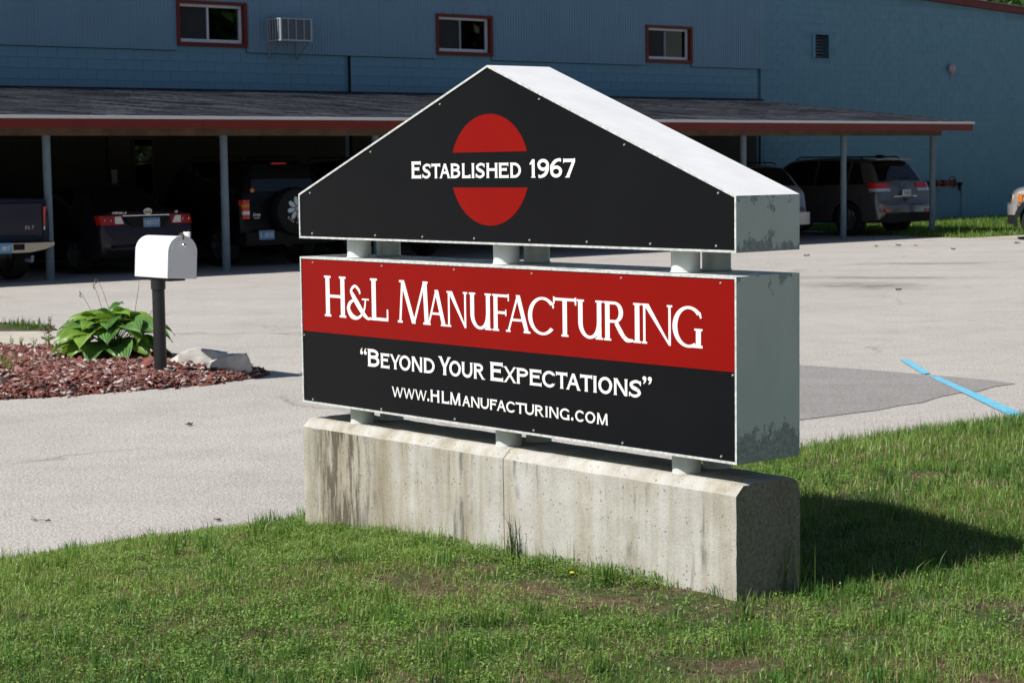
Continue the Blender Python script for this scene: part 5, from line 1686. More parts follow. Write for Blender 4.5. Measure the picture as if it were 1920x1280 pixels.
b.end_window(3.35, 2.85).build('windscreen', M['car_glass'], FS, True)
b.end_window(.2, .44).build('rear_window', M['car_glass'], FS, True)
side_set(b, FS, [(.5, 1.2, .7, 1.2), (1.3, 2.1, 1.3, 2.1), (2.2, 3.1, 2.2, 2.75)])
for sg in (-1, 1):
    for ya in (.95, 4.04):
        m = MB()
        N_ = 18
        for i in range(N_):
            q = []
            for k, rr in ((i, .455), (i + 1, .455), (i + 1, .535), (i, .535)):
                t = math.pi * (-.06 + 1.12 * k / N_)
                q.append((sg * (.945 if rr < .5 else .932), ya + rr * math.cos(t), .375 + rr * math.sin(t)))
            m.face(q)
        m.build('wheel_arch_trim', M['black_plastic'], FS)
    hl = MB()
    hl.prism([(4.40, .78), (4.49, .78), (4.50, .90), (4.46, .965), (4.40, .955)], sg * .80, sg * .905, 'YZ')
    hl.build('corner_lamp', M['amber_lens'], FS)
    MB().prism([(4.33, .94), (4.395, .93), (4.44, .985), (4.36, 1.0)], sg * .82, sg * .915, 'YZ').build('headlight_edge', M['clear_lens'], FS)
    MB().box((sg * .56 - .15, 4.50, .77), (sg * .56 + .15, 4.595, .93), 0, .02).build('headlight', M['clear_lens'], FS)
MB().prism([(-.895, 4.50), (-.885, 4.585), (-.80, 4.64), (-.60, 4.685), (.60, 4.685), (.80, 4.64), (.885, 4.585), (.895, 4.50)], .52, .735, 'XY').build('front_bumper', M['paint_pewter'], FS)
MB().prism([(-.885, 4.50), (-.87, 4.575), (-.78, 4.63), (-.58, 4.675), (.58, 4.675), (.78, 4.63), (.87, 4.575), (.885, 4.50)], .33, .518, 'XY').build('bumper_skirt', M['black_plastic'], FS)
MB().box((-.45, 4.60, .76), (.45, 4.635, .95), 0, .02).build('grille', M['black_plastic'], FS)
mirrors(FS, .92, 3.15, 1.16, M['black_plastic'])

# ------------------------------------------------------------------ mailbox
MBX = thing('mailbox', 'white rounded mailbox with a raised flag on a black round post', 'mailbox', (-2.752, 15.30, 0.0), BYAW)
MB().lathe([(0.049, 0.02), (0.049, 0.73), (0.057, 0.732), (0.057, 0.80), (0.0, 0.80)], 28).build('post', M['black_post'], MBX, True)
MB().box((0.0, -0.16, 0.797), (0.15, 0.22, 0.815), 0, 0.003).build('mounting_board', M['black_post'], MBX)
Wm, Lm, Sm = 0.245, 0.50, 0.205
def arch(w, side, n=16, k=0.0):
    r = w / 2 - k
    return [(-r, 0 + k), (r, 0 + k)] + [(r * math.cos(math.pi * i / n), side + r * math.sin(math.pi * i / n)) for i in range(n + 1)]
m = MB()
m.prism([(x, z) for x, z in arch(Wm, Sm)], 0.0, Lm, 'XZ')
box = m.build('box', M['mailbox'], MBX, True, (0.082, -0.21, 0.818))
box.rotation_euler = (0, 0.06, 0)
m = MB()
m.prism(arch(Wm + 0.012, Sm), -0.012, 0.004, 'XZ')
dr = m.build('door', M['mailbox'], MBX, True, (0.082, -0.212, 0.8175))
dr.rotation_euler = (0, 0.06, 0)
m = MB().prism(arch(Wm, Sm, 16, 0.022), -0.0165, -0.012, 'XZ').build('door_panel', M['mailbox'], dr, True)
MB().lathe([(0, -0.045), (0.014, -0.042), (0.019, -0.032), (0.012, -0.018), (0.009, -0.012)], 16, 'Y').build('knob', M['chrome'], dr, True, (0, 0, 0.255))
MB().path([(0, -0.014, 0.30), (0, -0.02, 0.335), (0.005, 0.02, 0.35), (0, 0.05, 0.336)], [0.006, 0.007, 0.006, 0.005], 6).build('latch', M['twig'], dr)
fl = MB().box((Wm / 2 + 0.006, 0.10, 0.13), (Wm / 2 + 0.014, 0.125, 0.36)).box((Wm / 2 + 0.006, 0.10, 0.30), (Wm / 2 + 0.0138, 0.20, 0.362)).build('flag', M['mailbox'], box)

# ------------------------------------------------------------------ boulder
def boulder(name, pts, parent=None, seed=1, sub=4, amp=0.012):
    bm = bmesh.new()
    for p in pts: bm.verts.new(p)
    bmesh.ops.convex_hull(bm, input=list(bm.verts))
    bmesh.ops.delete(bm, geom=[v for v in bm.verts if not v.link_faces], context='VERTS')
    bmesh.ops.triangulate(bm, faces=list(bm.faces))
    for _ in range(sub):
        bmesh.ops.subdivide_edges(bm, edges=list(bm.edges), cuts=1, use_grid_fill=True)
    for v in bm.verts:
        p = v.co * 5 + Vector((seed, 0, 0))
        n = mnoise.noise(p) * amp * 1.2 + mnoise.noise(p * 3.2) * amp * .7 + mnoise.noise(p * 9) * amp * .35
        d = v.co.copy(); d.z -= 0.05
        v.co += d.normalized() * n
    me = bpy.data.meshes.new(name)
    bm.to_mesh(me); bm.free()
    me.materials.append(M['rock'])
    me.polygons.foreach_set('use_smooth', [True] * len(me.polygons))
    me.set_sharp_from_angle(angle=R(32))
    return link(name, me, parent)
rk = boulder('boulder', [(-.36, .02, -.02), (-.34, .0, .05), (-.27, -.09, .11), (-.25, .1, .09), (-.08, -.10, .15), (-.1, .14, .14), (.12, -.15, .10), (.14, .16, .10), (-.3, -.12, -.03), (.05, -.17, -.03), (.05, .2, -.03), (-.3, .16, -.03)], None, 3, 3)
rk.location = (-2.44, 15.88, 0.075); rk.rotation_euler = (0, 0, 0.15)
tag(rk, 'pale flat topped boulder half behind the black mailbox post', 'boulder')
rk = boulder('boulder', [(-.16, -.10, -.04), (-.15, .1, -.04), (.19, -.08, -.05), (.19, .12, -.05), (-.17, -.09, .07), (-.13, .09, .09), (-.02, -.10, .125), (.0, .1, .13), (.13, -.09, .145), (.15, .1, .135), (.17, -.08, .09)], None, 9, 3)
rk.location = (-2.275, 15.66, 0.045); rk.rotation_euler = (0, 0, 0.1)
tag(rk, 'smaller pale boulder at the pointed end of the mulch bed', 'boulder')

# ------------------------------------------------------------------ mulch chips
nchip = 36000
P = rng.uniform((-6.2, 13.4), (-1.9, 18.2), (nchip * 2, 2))
ok_ = in_bed(P[:, 0], P[:, 1])
sp = P[ok_]
spill = np.stack([rng.uniform(-4.5, -2.2, 260), rng.uniform(14.0, 15.4, 260)], -1)
sd_ = seg_dist(spill[:, 0], spill[:, 1])
spill = spill[(sd_ < 0.09)]
sp = np.concatenate([sp[:nchip], spill])
Ln = rng.gamma(3.0, 0.0072, len(sp)) + 0.008; Wd = Ln * rng.uniform(.16, .42, len(sp)); Th = rng.uniform(.0015, .004, len(sp))
az = rng.uniform(0, 2 * np.pi, len(sp)); tl = rng.normal(0, .28, len(sp)); rl = rng.normal(0, .35, len(sp))
zc = bed_z(sp[:, 0], sp[:, 1]) + .004 + rng.uniform(0, .012, len(sp))
base = np.array([(-1, -1, -1), (1, -1, -1), (1, 1, -1), (-1, 1, -1), (-.85, -.7, 1), (.9, -.9, 1), (.8, .8, 1), (-.95, .75, 1)], float)
V = base[None] * np.stack([Ln, Wd, Th], -1)[:, None, :]
ca, sa = np.cos(rl), np.sin(rl)
V = np.stack([V[..., 0], V[..., 1] * ca[:, None] - V[..., 2] * sa[:, None], V[..., 1] * sa[:, None] + V[..., 2] * ca[:, None]], -1)
ca, sa = np.cos(tl), np.sin(tl)
V = np.stack([V[..., 0] * ca[:, None] + V[..., 2] * sa[:, None], V[..., 1], -V[..., 0] * sa[:, None] + V[..., 2] * ca[:, None]], -1)
ca, sa = np.cos(az), np.sin(az)
V = np.stack([V[..., 0] * ca[:, None] - V[..., 1] * sa[:, None], V[..., 0] * sa[:, None] + V[..., 1] * ca[:, None], V[..., 2]], -1)
V += np.stack([sp[:, 0], sp[:, 1], zc], -1)[:, None, :]
F = np.array([(0, 3, 2, 1), (4, 5, 6, 7), (0, 1, 5, 4), (1, 2, 6, 5), (2, 3, 7, 6), (3, 0, 4, 7)])
Q = (np.arange(len(sp)) * 8)[:, None, None] + F[None]
me = np_mesh('mulch_chips', V.reshape(-1, 3), Q.reshape(-1, 4), M['chip0'])
for k in range(1, 6): me.materials.append(M['chip%d' % k])
mi = rng.choice(6, len(sp), p=[.27, .22, .17, .12, .10, .12])
me.polygons.foreach_set('material_index', np.repeat(mi, 6).astype(np.int32))
tag(link('mulch_chips', me), 'red and brown bark mulch chips covering the bed', kind='stuff')

# ------------------------------------------------------------------ hosta
HO = thing('hosta_plant', 'leafy green hosta clump beside the mailbox post', 'plant', (-3.33, 16.35, 0.10))
def hosta_leaf(a, pet_h, pet_r, length, width, rise, droop, twist, seed):
    """petiole from the crown and a ribbed heart-shaped blade, in plant coordinates"""
    rr = random.Random(seed)
    mb = MB()
    d = Vector((math.cos(a), math.sin(a), 0)); sd = Vector((-math.sin(a), math.cos(a), 0)); up = Vector((0, 0, 1))
    base = d * pet_r + up * pet_h
    p0 = d * 0.03
    mb.path([p0, d * pet_r * .45 + up * pet_h * .62, base], [.006, .005, .004], 5)
    npet = len(mb.f)
    nu, nv = 11, 12
    pos = base.copy()
    ang = rise
    rows = []
    for i in range(nu + 1):
        t = i / nu
        w = width * (math.sin(math.pi * min(1, (t * .97 + .09)) ** .72) ** .85) * (1 - t ** 5)
        if i == 0: w = width * .30
        tang = d * math.cos(ang) + up * math.sin(ang)
        nor = (-d * math.sin(ang) + up * math.cos(ang))
        row = []
        for k in range(nv + 1):
            v = -1 + 2 * k / nv
            cup = (abs(v) ** 1.3) * w * .26 * (1 - t * .8)
            rib = .0045 * math.cos(v * math.pi * 6.0) * (1 - abs(v) * .4) * math.sin(math.pi * min(1, t + .08))
            wave = .010 * math.sin(t * 9 + seed) * abs(v) ** 2
            back = -abs(v) ** 1.6 * length * .16 * (1 - t) ** 2
            p = pos + sd * (v * w) + nor * (cup + rib + wave) + tang * back
            row.append(p)
        rows.append(row)
        pos = pos + tang * (length / nu)
        ang -= droop / nu * (0.6 + 0.9 * t)
    i0 = len(mb.v)
    axis = d
    for row in rows:
        for p in row:
            q = p - base
            q = Matrix.Rotation(twist, 3, axis) @ q
            mb.v.append(tuple(base + q))
    for i in range(nu):
        for k in range(nv):
            a_ = i0 + i * (nv + 1) + k
            mb.f.append((a_, a_ + 1, a_ + nv + 2, a_ + nv + 1)); mb.m.append(0)
    return mb
k = 0
for tier, (n, ph, pr, ln, wd, rise, droop) in enumerate([(14, .14, .27, .32, .118, -.10, 1.25), (14, .24, .23, .32, .125, .18, 1.35), (11, .31, .15, .30, .120, .30, 1.25), (7, .365, .07, .24, .095, .35, 1.1), (3, .40, .02, .18, .06, .6, .9)]):
    for j in range(n):
        a = 2 * math.pi * (j + random.uniform(-.28, .28)) / n + tier * .37
        s_ = random.uniform(.85, 1.18)
        mb = hosta_leaf(a, ph * random.uniform(.85, 1.12), pr * random.uniform(.85, 1.15), ln * s_, wd * s_, rise + random.uniform(-.15, .15), droop + random.uniform(-.25, .25), random.uniform(-.35, .35), k)
        mt = M['hosta_pale'] if random.random() < .3 else M['hosta']
        mb.build('leaf', mt, HO, True, None, False)
        k += 1
for (x, y, h, lx) in [(-.10, .06, .62, -.06), (.24, .0, .72, -.02), (-.16, -.02, .56, -.10), (.34, .05, .56, .08), (-.05, .12, .66, -.10)]:
    pts = [(x * .4, y, 0.1), (x * .8, y, h * .55), (x + lx * .5, y, h * .85), (x + lx, y, h)]
    mb = MB().path(pts, [.003, .0026, .002, .0018], 5)
    for q in range(4):
        mb.path([(x + lx + random.uniform(-.008, .008), y, h - .012 * q), (x + lx + random.uniform(-.018, .018), y + random.uniform(-.01, .01), h - .012 * q - .018)], [.004, .002], 5)
    mb.build('flower_stalk', M['stalk'], HO)

# small plants round the bed
def sprig(name, label, cat, loc, n, h, spread, mat, leaf, group=None, seed=0):
    rr = random.Random(seed)
    root = thing(name, label, cat, loc, rr.uniform(0, 6), group)
    mb = MB(); lf = MB()
    for i in range(n):
        a = rr.uniform(0, 6.28); r = rr.uniform(.2, 1) * spread; hh = h * rr.uniform(.6, 1)
        tip = (r * math.cos(a), r * math.sin(a), hh)
        mb.path([(0.01 * math.cos(a), .01 * math.sin(a), 0), (r * .4 * math.cos(a), r * .4 * math.sin(a), hh * .6), tip], [.003, .0025, .0015], 5)
        for q in range(leaf):
            t = rr.uniform(.35, 1.0); b_ = rr.uniform(0, 6.28); L_ = h * rr.uniform(.10, .2)
            c = Vector((tip[0] * t, tip[1] * t, hh * t)); dv = Vector((math.cos(b_), math.sin(b_), rr.uniform(-.2, .7))).normalized(); s_ = dv.orthogonal().normalized()
            lf.face([c, c + dv * L_ * .5 + s_ * L_ * .22, c + dv * L_, c + dv * L_ * .5 - s_ * L_ * .22])
    mb.build('stem', M['stalk'] if mat is M['stalk'] else mat, root)
    if lf.f: lf.build('leaves', mat, root, False, None, False)['kind'] = 'stuff'
    return root
sprig('dry_weed', 'thin brown dried weed standing left of the hosta', 'weed', (-4.18, 17.6, 0.06), 6, .34, .07, M['stalk'], 5, None, 1)
for i, (x, y, lab) in enumerate([(-4.46, 17.45, 'pale green shoot leftmost at the back of the mulch bed'), (-4.37, 17.42, 'pale green shoot second from the left behind the mulch'), (-4.26, 17.46, 'pale green shoot in the middle of the row behind the mulch'), (-4.14, 17.5, 'pale green shoot nearest the hosta in the row behind the mulch'), (-3.72, 16.05, 'yellowish seedling on the mulch under the left hosta leaves')]):
    sprig('seedling', lab, 'seedling', (x, y, float(bed_z(np.array([x]), np.array([y]))[0])), 4, .12 if i < 4 else .09, .03, M['hosta_pale'], 6, 'pale seedlings in the mulch bed', 10 + i)

# ------------------------------------------------------------------ grass
def patch(x, y, f, seed):
    r = np.random.default_rng(seed)
    v = np.zeros_like(x)
    for k in range(9):
        a = r.uniform(0, 2 * np.pi); ff = f * r.uniform(.6, 1.6)
        v += np.sin((x * np.cos(a) + y * np.sin(a)) * ff + r.uniform(0, 6.28))
    return v / 3.0

def blades(name, xy, z, h, w, tints, mat, lean=.45, curl=.5):
    n = len(xy)
    az = rng.uniform(0, 2 * np.pi, n)
    ln = np.abs(rng.normal(0, lean, n)) * h
    fa = az + rng.normal(np.pi / 2, .6, n)
    dx, dy = np.cos(az) * ln, np.sin(az) * ln
    px, py = np.cos(fa) * w / 2, np.sin(fa) * w / 2
    bx, by = xy[:, 0], xy[:, 1]
    v = np.empty((n, 5, 3))
    v[:, 0] = np.stack([bx - px, by - py, z - .008], -1); v[:, 1] = np.stack([bx + px, by + py, z - .008], -1)
    mx, my, mz = bx + dx * .32, by + dy * .32, z + h * .58
    v[:, 2] = np.stack([mx + px * .8, my + py * .8, mz], -1); v[:, 3] = np.stack([mx - px * .8, my - py * .8, mz], -1)
    v[:, 4] = np.stack([bx + dx, by + dy, z + h * np.sqrt(np.maximum(.15, 1 - (ln / np.maximum(h, 1e-6)) ** 2 * curl))], -1)
    b = (np.arange(n) * 5)[:, None]
    me = np_mesh(name, v.reshape(-1, 3), b + np.array([[0, 1, 2, 3]]), mat, np.repeat(tints, 5, 0), b + np.array([[3, 2, 4]]))
    return link(name, me)

def lawn_points(n, x0, x1, y0, y1):
    P = np.stack([rng.uniform(x0, x1, n), rng.uniform(y0, y1, n)], -1)
    return P[(lawn_e(P[:, 0], P[:, 1]) > -0.01 + 0.035 * np.sin(P[:, 0] * 5))]

def outside_block(P):
    """drop points under the sign's block"""
    c, s = math.cos(-0.86682), math.sin(-0.86682)
    lx = (P[:, 0] - .71217) * c + (P[:, 1] - 6.21018) * s
    ly = -(P[:, 0] - .71217) * s + (P[:, 1] - 6.21018) * c
    return ~((lx > -2.45) & (lx < .005) & (ly > -.005) & (ly < .31)), lx, ly

def green(n, x, y, base=((.095, .205, .038), (.185, .320, .060), (.285, .395, .105))):
    t = np.clip(.5 + .28 * patch(x, y, 2.2, 5) + rng.normal(0, .28, n), 0, 1)[:, None]
    a, b, c = (np.array(q) for q in base)
    col_ = np.where(t < .5, a + (b - a) * t * 2, b + (c - b) * (t * 2 - 1))
    return np.clip(col_ * rng.uniform(.8, 1.2, (n, 1)), 0, 1)

# bare earth: near the block's right front and in scattered spots
def bare(x, y):
    v = np.clip((patch(x, y, 8.5, 21) - .82) * 1.8, 0, 1)
    for (cx, cy, r, s_) in [(.13, 6.58, .27, 1), (.37, 6.26, .27, 1), (-.10, 6.84, .18, .9), (.56, 6.04, .22, .95), (.16, 6.30, .18, .9), (.60, 6.15, .15, 1), (.45, 6.33, .14, 1), (.72, 6.04, .13, 1), (.30, 6.52, .14, 1), (-.66, 6.95, .12, 1), (-.38, 6.62, .14, 1), (-.26, 6.42, .12, 1), (1.2, 6.1, .2, .55), (-1.55, 6.2, .1, .8), (1.02, 5.6, .12, .8)]:
        d = np.hypot(x - cx, y - cy)
        v = np.maximum(v, s_ * np.clip(1.5 - d / r, 0, 1))
    return v

def dens_keep(P, strength=.93):
    return rng.uniform(0, 1, len(P)) > strength * bare(P[:, 0], P[:, 1])

# short turf
P = np.concatenate([lawn_points(240000, -3.4, 3.2, 4.3, 8.2), lawn_points(100000, -2.6, 4.6, 7.0, 13.6)])
P = P[dens_keep(P)]
okb, lx, ly = outside_block(P); P = P[okb]
x, y = P[:, 0], P[:, 1]; n = len(P)
long_ = np.clip(.5 + .4 * patch(x, y, 3.4, 31), .0, 1)
right = np.clip((x - .7) / 1.0, 0, 1) * np.clip((y - 5.6) / 1.0, 0, 1)
h = rng.gamma(5, .0050, n) * (.55 + .55 * long_ + 1.0 * right) + .006
w = rng.uniform(.0017, .0034, n) * (1 + .4 * (y > 8))
c = green(n, x, y)
straw = rng.uniform(0, 1, n) < (.13 + .20 * np.clip(patch(x, y, 2.4, 77), 0, 1))
c[straw] = np.array((.30, .25, .12)) * rng.uniform(.7, 1.2, (straw.sum(), 1))
tag(blades('grass', P, lawn_z(x, y), h, w, c, M['grass'], .95), 'short mixed green lawn grass', kind='stuff')

# clumped taller grass
nc = 1000
C = lawn_points(nc * 2, -2.6, 4.2, 4.3, 12.5)[:nc]
C = C[dens_keep(C, .6)]
k = rng.integers(10, 46, len(C))
idx = np.repeat(np.arange(len(C)), k)
P = C[idx] + rng.normal(0, .020, (len(idx), 2))
okb, lx, ly = outside_block(P); keep = okb & (lawn_e(P[:, 0], P[:, 1]) > -.03)
P, idx = P[keep], idx[keep]
hs = rng.uniform(.04, .095, len(C))
h = hs[idx] * rng.uniform(.5, 1.1, len(P))
ct = green(len(C), C[:, 0], C[:, 1], ((.060, .155, .034), (.115, .235, .045), (.185, .305, .065)))
tag(blades('grass_clumps', P, lawn_z(P[:, 0], P[:, 1]), h, rng.uniform(.0026, .0046, len(P)), ct[idx] * rng.uniform(.8, 1.2, (len(P), 1)), M['grass'], .35), 'taller grass clumps through the lawn', kind='stuff')

# broad-leaved weeds: small leaves on low stems
def weeds(name, P, hmax, size, base, label):
    n = len(P)
    z = lawn_z(P[:, 0], P[:, 1]) + hmax * rng.uniform(.1, 1, n) ** 1.0
    az = rng.uniform(0, 2 * np.pi, n); el = rng.normal(.25, .35, n)
    L_ = size * rng.uniform(.6, 1.4, n); W_ = L_ * rng.uniform(.5, .75, n)
    d = np.stack([np.cos(az) * np.cos(el), np.sin(az) * np.cos(el), np.sin(el)], -1)
    s_ = np.stack([-np.sin(az), np.cos(az), rng.normal(0, .3, n)], -1)
    o = np.stack([P[:, 0], P[:, 1], z], -1)
    v = np.stack([o, o + d * (L_ * .5)[:, None] + s_ * (W_ * .5)[:, None], o + d * L_[:, None] + np.array([0, 0, -.15]) * L_[:, None], o + d * (L_ * .5)[:, None] - s_ * (W_ * .5)[:, None]], 1)
    t = rng.uniform(0, 1, (n, 1))
    c = np.array(base[0]) + (np.array(base[1]) - np.array(base[0])) * t
    me = np_mesh(name, v.reshape(-1, 3), np.arange(n * 4).reshape(-1, 4), M['weed'], np.repeat(c, 4, 0))
    return tag(link(name, me), label, kind='stuff')
C = lawn_points(17000, -2.6, 2.6, 4.3, 9.3)
pw = np.clip(.58 + .45 * patch(C[:, 0], C[:, 1], 2.6, 91), .1, 1)
okb, lx, ly = outside_block(C)
nearb = np.exp(-np.maximum(-ly, 0) / .5) * (lx < .1) * (lx > -3.2) * (ly < 0)
C = C[(rng.uniform(0, 1, len(C)) < np.clip(pw + .6 * nearb, 0, 1)) & okb & dens_keep(C, .75)]
k = rng.integers(8, 24, len(C)); idx = np.repeat(np.arange(len(C)), k)
P = C[idx] + rng.normal(0, .024, (len(idx), 2)); okb, lx, ly = outside_block(P); P = P[okb & (lawn_e(P[:, 0], P[:, 1]) > 0)]
weeds('lawn_weeds', P, .032, .0095, ((.115, .230, .040), (.27, .40, .10)), 'small broad leaved weeds through the lawn')
# fringe of taller weeds against the block front
nf = 380
lxx = -2.5 + 2.2 * rng.uniform(0, 1, nf) ** 1.15; lyy = -np.abs(rng.normal(.0, .075, nf)) - .012
bx = .71217 + lxx * .64725 + lyy * .76227; by = 6.21018 - lxx * .76227 + lyy * .64725
C = np.stack([bx, by], -1)
k = rng.integers(10, 34, nf); idx = np.repeat(np.arange(nf), k)
P = C[idx] + rng.normal(0, .014, (len(idx), 2)); okb, lx, ly = outside_block(P); P = P[okb]
weeds('border_weeds', P, .045, .0105, ((.085, .165, .03), (.20, .30, .07)), 'weeds fringing the foot of the concrete block')
nf = 1100
lxx = rng.uniform(-2.5, -.25, nf); lyy = -np.abs(rng.normal(.0, .05, nf)) - .004
P = np.stack([.71217 + lxx * .64725 + lyy * .76227, 6.21018 - lxx * .76227 + lyy * .64725], -1)
tag(blades('border_grass', P, lawn_z(P[:, 0], P[:, 1]), rng.gamma(5, .0085, nf) + .012, rng.uniform(.0018, .003, nf), green(nf, P[:, 0], P[:, 1]), M['grass'], .3), 'thin grass standing at the foot of the concrete block', kind='stuff')

# litter of dead grass and leaf bits on bare earth
P = lawn_points(26000, -2.6, 2.6, 4.3, 9)
P = P[(rng.uniform(0, 1, len(P)) < .10 + .9 * bare(P[:, 0], P[:, 1]))]
okb, lx, ly = outside_block(P); P = P[okb]
n = len(P)
cl_ = np.array((.24, .185, .135)) * rng.uniform(.35, 1.5, (n, 1)) * np.array([1, 1, 1])
tag(blades('dead_thatch', P, lawn_z(P[:, 0], P[:, 1]) + .006, rng.uniform(.004, .014, n), rng.uniform(.003, .007, n), np.clip(cl_, 0, 1), M['weed'], 2.6, .10), 'dead brown thatch lying on the bare spots', kind='stuff')

# individual tall tufts
def tuft(label, x, y, n, h, spread, lean, tone, seed):
    r = np.random.default_rng(seed)
    z = float(lawn_z(np.array([x]), np.array([y]))[0])
    root = thing('grass_tuft', label, 'grass tuft', (x, y, z), 0, 'taller grass tufts standing out of the lawn')
    mb = MB()
    cols = []
    V = []; Q = []; T_ = []; tint = []
    for i in range(n):
        a = r.uniform(0, 6.28); b0 = np.array([r.normal(0, spread), r.normal(0, spread), -.01])
        hh = h * r.uniform(.45, 1.0); l_ = abs(r.normal(0, lean)) * hh
        d = np.array([np.cos(a), np.sin(a), 0]); s_ = np.array([-np.sin(a + r.normal(0, .8)), np.cos(a), 0]); w = r.uniform(.0024, .0042)
        i0 = len(V)
        for t in (0, .35, .7):
            c = b0 + d * l_ * t ** 1.8 + np.array([0, 0, hh * t]); V += [c - s_ * w / 2 * (1 - t * .4), c + s_ * w / 2 * (1 - t * .4)]
        V.append(b0 + d * l_ + np.array([0, 0, hh * (1 - .15 * (l_ / hh))]))
        Q += [(i0, i0 + 1, i0 + 3, i0 + 2), (i0 + 2, i0 + 3, i0 + 5, i0 + 4)]; T_.append((i0 + 4, i0 + 5, i0 + 6))
        tint += [np.array(tone) * r.uniform(.7, 1.3)] * 7
    me = np_mesh('blades', np.array(V), np.array(Q), M['grass'], np.array(tint), np.array(T_))
    link('blades', me, root)['kind'] = 'stuff'
    return root
dk = (.045, .085, .028); lg = (.085, .165, .03)
tuft('tall dark wiry grass tuft against the middle of the concrete block', .0, 7.0, 42, .22, .020, .30, dk, 1)
tuft('grass tuft at the left end of the concrete block by the lot', -1.03, 8.10, 40, .11, .025, .5, lg, 2)
tuft('upright grass tuft on bare earth before the right half of the block', .30, 6.47, 46, .13, .018, .22, lg, 3)
tuft('grass tuft in front of the right corner of the concrete block', .70, 5.98, 44, .12, .024, .35, lg, 4)
tuft('tall seeding grass tuft beside the shaded end of the block', .90, 6.36, 30, .24, .03, .25, (.10, .16, .04), 5)
tuft('grass tuft at the near edge of the sign shadow', 1.38, 6.62, 48, .12, .03, .4, lg, 6)
tuft('grass tuft on the lawn edge left of the sign', -1.33, 7.62, 46, .11, .03, .45, (.06, .12, .03), 7)
tuft('bright grass tuft in the lawn below the left part of the block', -.62, 6.98, 44, .11, .028, .4, lg, 8)
tuft('grass tuft low in the middle of the lawn', -.08, 5.86, 46, .11, .03, .4, lg, 9)

# dandelion
DD = thing('dandelion', 'single yellow dandelion flower in the lawn before the block', 'flower', (.19, 6.45, float(lawn_z(np.array([.19]), np.array([6.45]))[0])))
MB().path([(0, 0, 0), (.002, 0, .03), (.003, .001, .045)], [.0025, .002, .002], 6).build('stem', M['hosta'], DD)
MB().lathe([(0, .052), (.006, .051), (.009, .048), (.006, .045), (.002, .044)], 14).build('flower_head', M['dandelion'], DD, True)

# verges
def verge(pts_fn, n, h0, w0, base, label):
    P = pts_fn(n)
    n = len(P)
    c = green(n, P[:, 0], P[:, 1], base)
    return tag(blades('verge_grass', P, np.full(n, .006), rng.gamma(6, h0 / 6, n), rng.uniform(.7, 1.4, n) * w0, c, M['grass'], .45), label, kind='stuff')
def far_pts(n):
    s, d = rng.uniform(34.4, 50, n), rng.uniform(25.75, 33.68, n)
    k = ~((s < 35.0) & (d > 27.6)) & ~((s < 36.3) & (d > 30.5)) & (d > 25.75 + .12 * np.sin(s * 3) )
    s, d = s[k], d[k]
    return np.stack([s * EB.x + d * NB.x, s * EB.y + d * NB.y], -1)
verge(far_pts, 60000, .085, .013, ((.07, .15, .025), (.13, .235, .035), (.18, .27, .05)), 'bright grass strip along the block wall')
vp = [(-9, 20.55), (-6.2, 20.25), (-5.2, 20.3), (-4.8, 20.55), (-5.0, 21.05), (-5.7, 21.6), (-9, 22.5)]
def near_pts(n):
    x, y = rng.uniform(-7.5, -4.7, n), rng.uniform(20.2, 22.3, n)
    ins = np.zeros(n, bool)
    for (x0, y0), (x1, y1) in zip(vp, vp[1:] + vp[:1]):
        ins ^= ((y0 > y) != (y1 > y)) & (x < (x1 - x0) * (y - y0) / (y1 - y0 + 1e-12) + x0)
    ins &= (patch(x, y, 5, 8) > .0)
    return np.stack([x, y], -1)[ins]
verge(near_pts, 5200, .06, .009, ((.06, .12, .03), (.10, .18, .035), (.20, .22, .06)), 'patchy grass beyond the concrete walk')
P = np.stack([rng.normal(-4.22, .13, 500), rng.normal(15.45, .2, 500)], -1)
tag(blades('bed_grass', P, bed_z(P[:, 0], P[:, 1]), rng.gamma(5, .014, 500), rng.uniform(.004, .008, 500), green(500, P[:, 0], P[:, 1]), M['grass'], .5), 'small grass patch growing in the mulch at the left', kind='stuff')

# ------------------------------------------------------------------ bits lying on the lot
def leaf_bit(label, x, y, s, seed):
    rr = random.Random(seed)
    mb = MB()
    pts = []
    for i in range(9):
        a = 2 * math.pi * i / 9
        r = s * (.55 + .45 * rr.random()) * (1.0 if i % 2 else .75)
        pts.append(Vector((r * math.cos(a) * 1.5, r * math.sin(a), .004 + rr.uniform(0, .55) * s)))
    c = Vector((0, 0, .25 * s))
    for i in range(9):
        mb.face([c, pts[i], pts[(i + 1) % 9]]); mb.face([c - Vector((0, 0, .004)), pts[(i + 1) % 9] - Vector((0, 0, .003)), pts[i] - Vector((0, 0, .003))])
    o = mb.build('fallen_leaf', M['deadleaf'], None, False, (x, y, .004), False)
    o.rotation_euler = (0, 0, rr.uniform(0, 6))
    tag(o, label, 'leaf', 'dark dead leaves scattered on the lot')
for i, (x, y, s, lab) in enumerate([
    (5.212, 34.594, .065, 'dark curled leaf on the lot just right of the sign'), (7.081, 38.14, .06, 'dark leaf at the carport shadow edge, left of a row of three'),
    (7.585, 38.492, .08, 'widest dark leaf in the middle of three at the carport shadow edge'), (7.859, 38.148, .055, 'dark leaf right of a row of three at the carport shadow edge'),
    (8.228, 36.564, .06, 'dark leaf on the lot in front of the last carport post'), (9.985, 38.768, .07, 'dark leaf on the lot near the pewter vehicle wheel'),
    (4.958, 25.113, .05, 'small dark leaf on the brown oil stain'), (-2.102, 12.662, .028, 'tiny dark bit on the lot between mulch bed and sign'), (-1.402, 9.179, .018, 'tiny dark bit on the lot close to the lawn edge')]):
    leaf_bit(lab, x, y, s, 40 + i)
TW_ = thing('twig', 'small forked dry twig lying on the lot near the lawn', 'twig', (-2.27, 9.22, .006), .2)
TW_.scale = (.5, .5, .5)
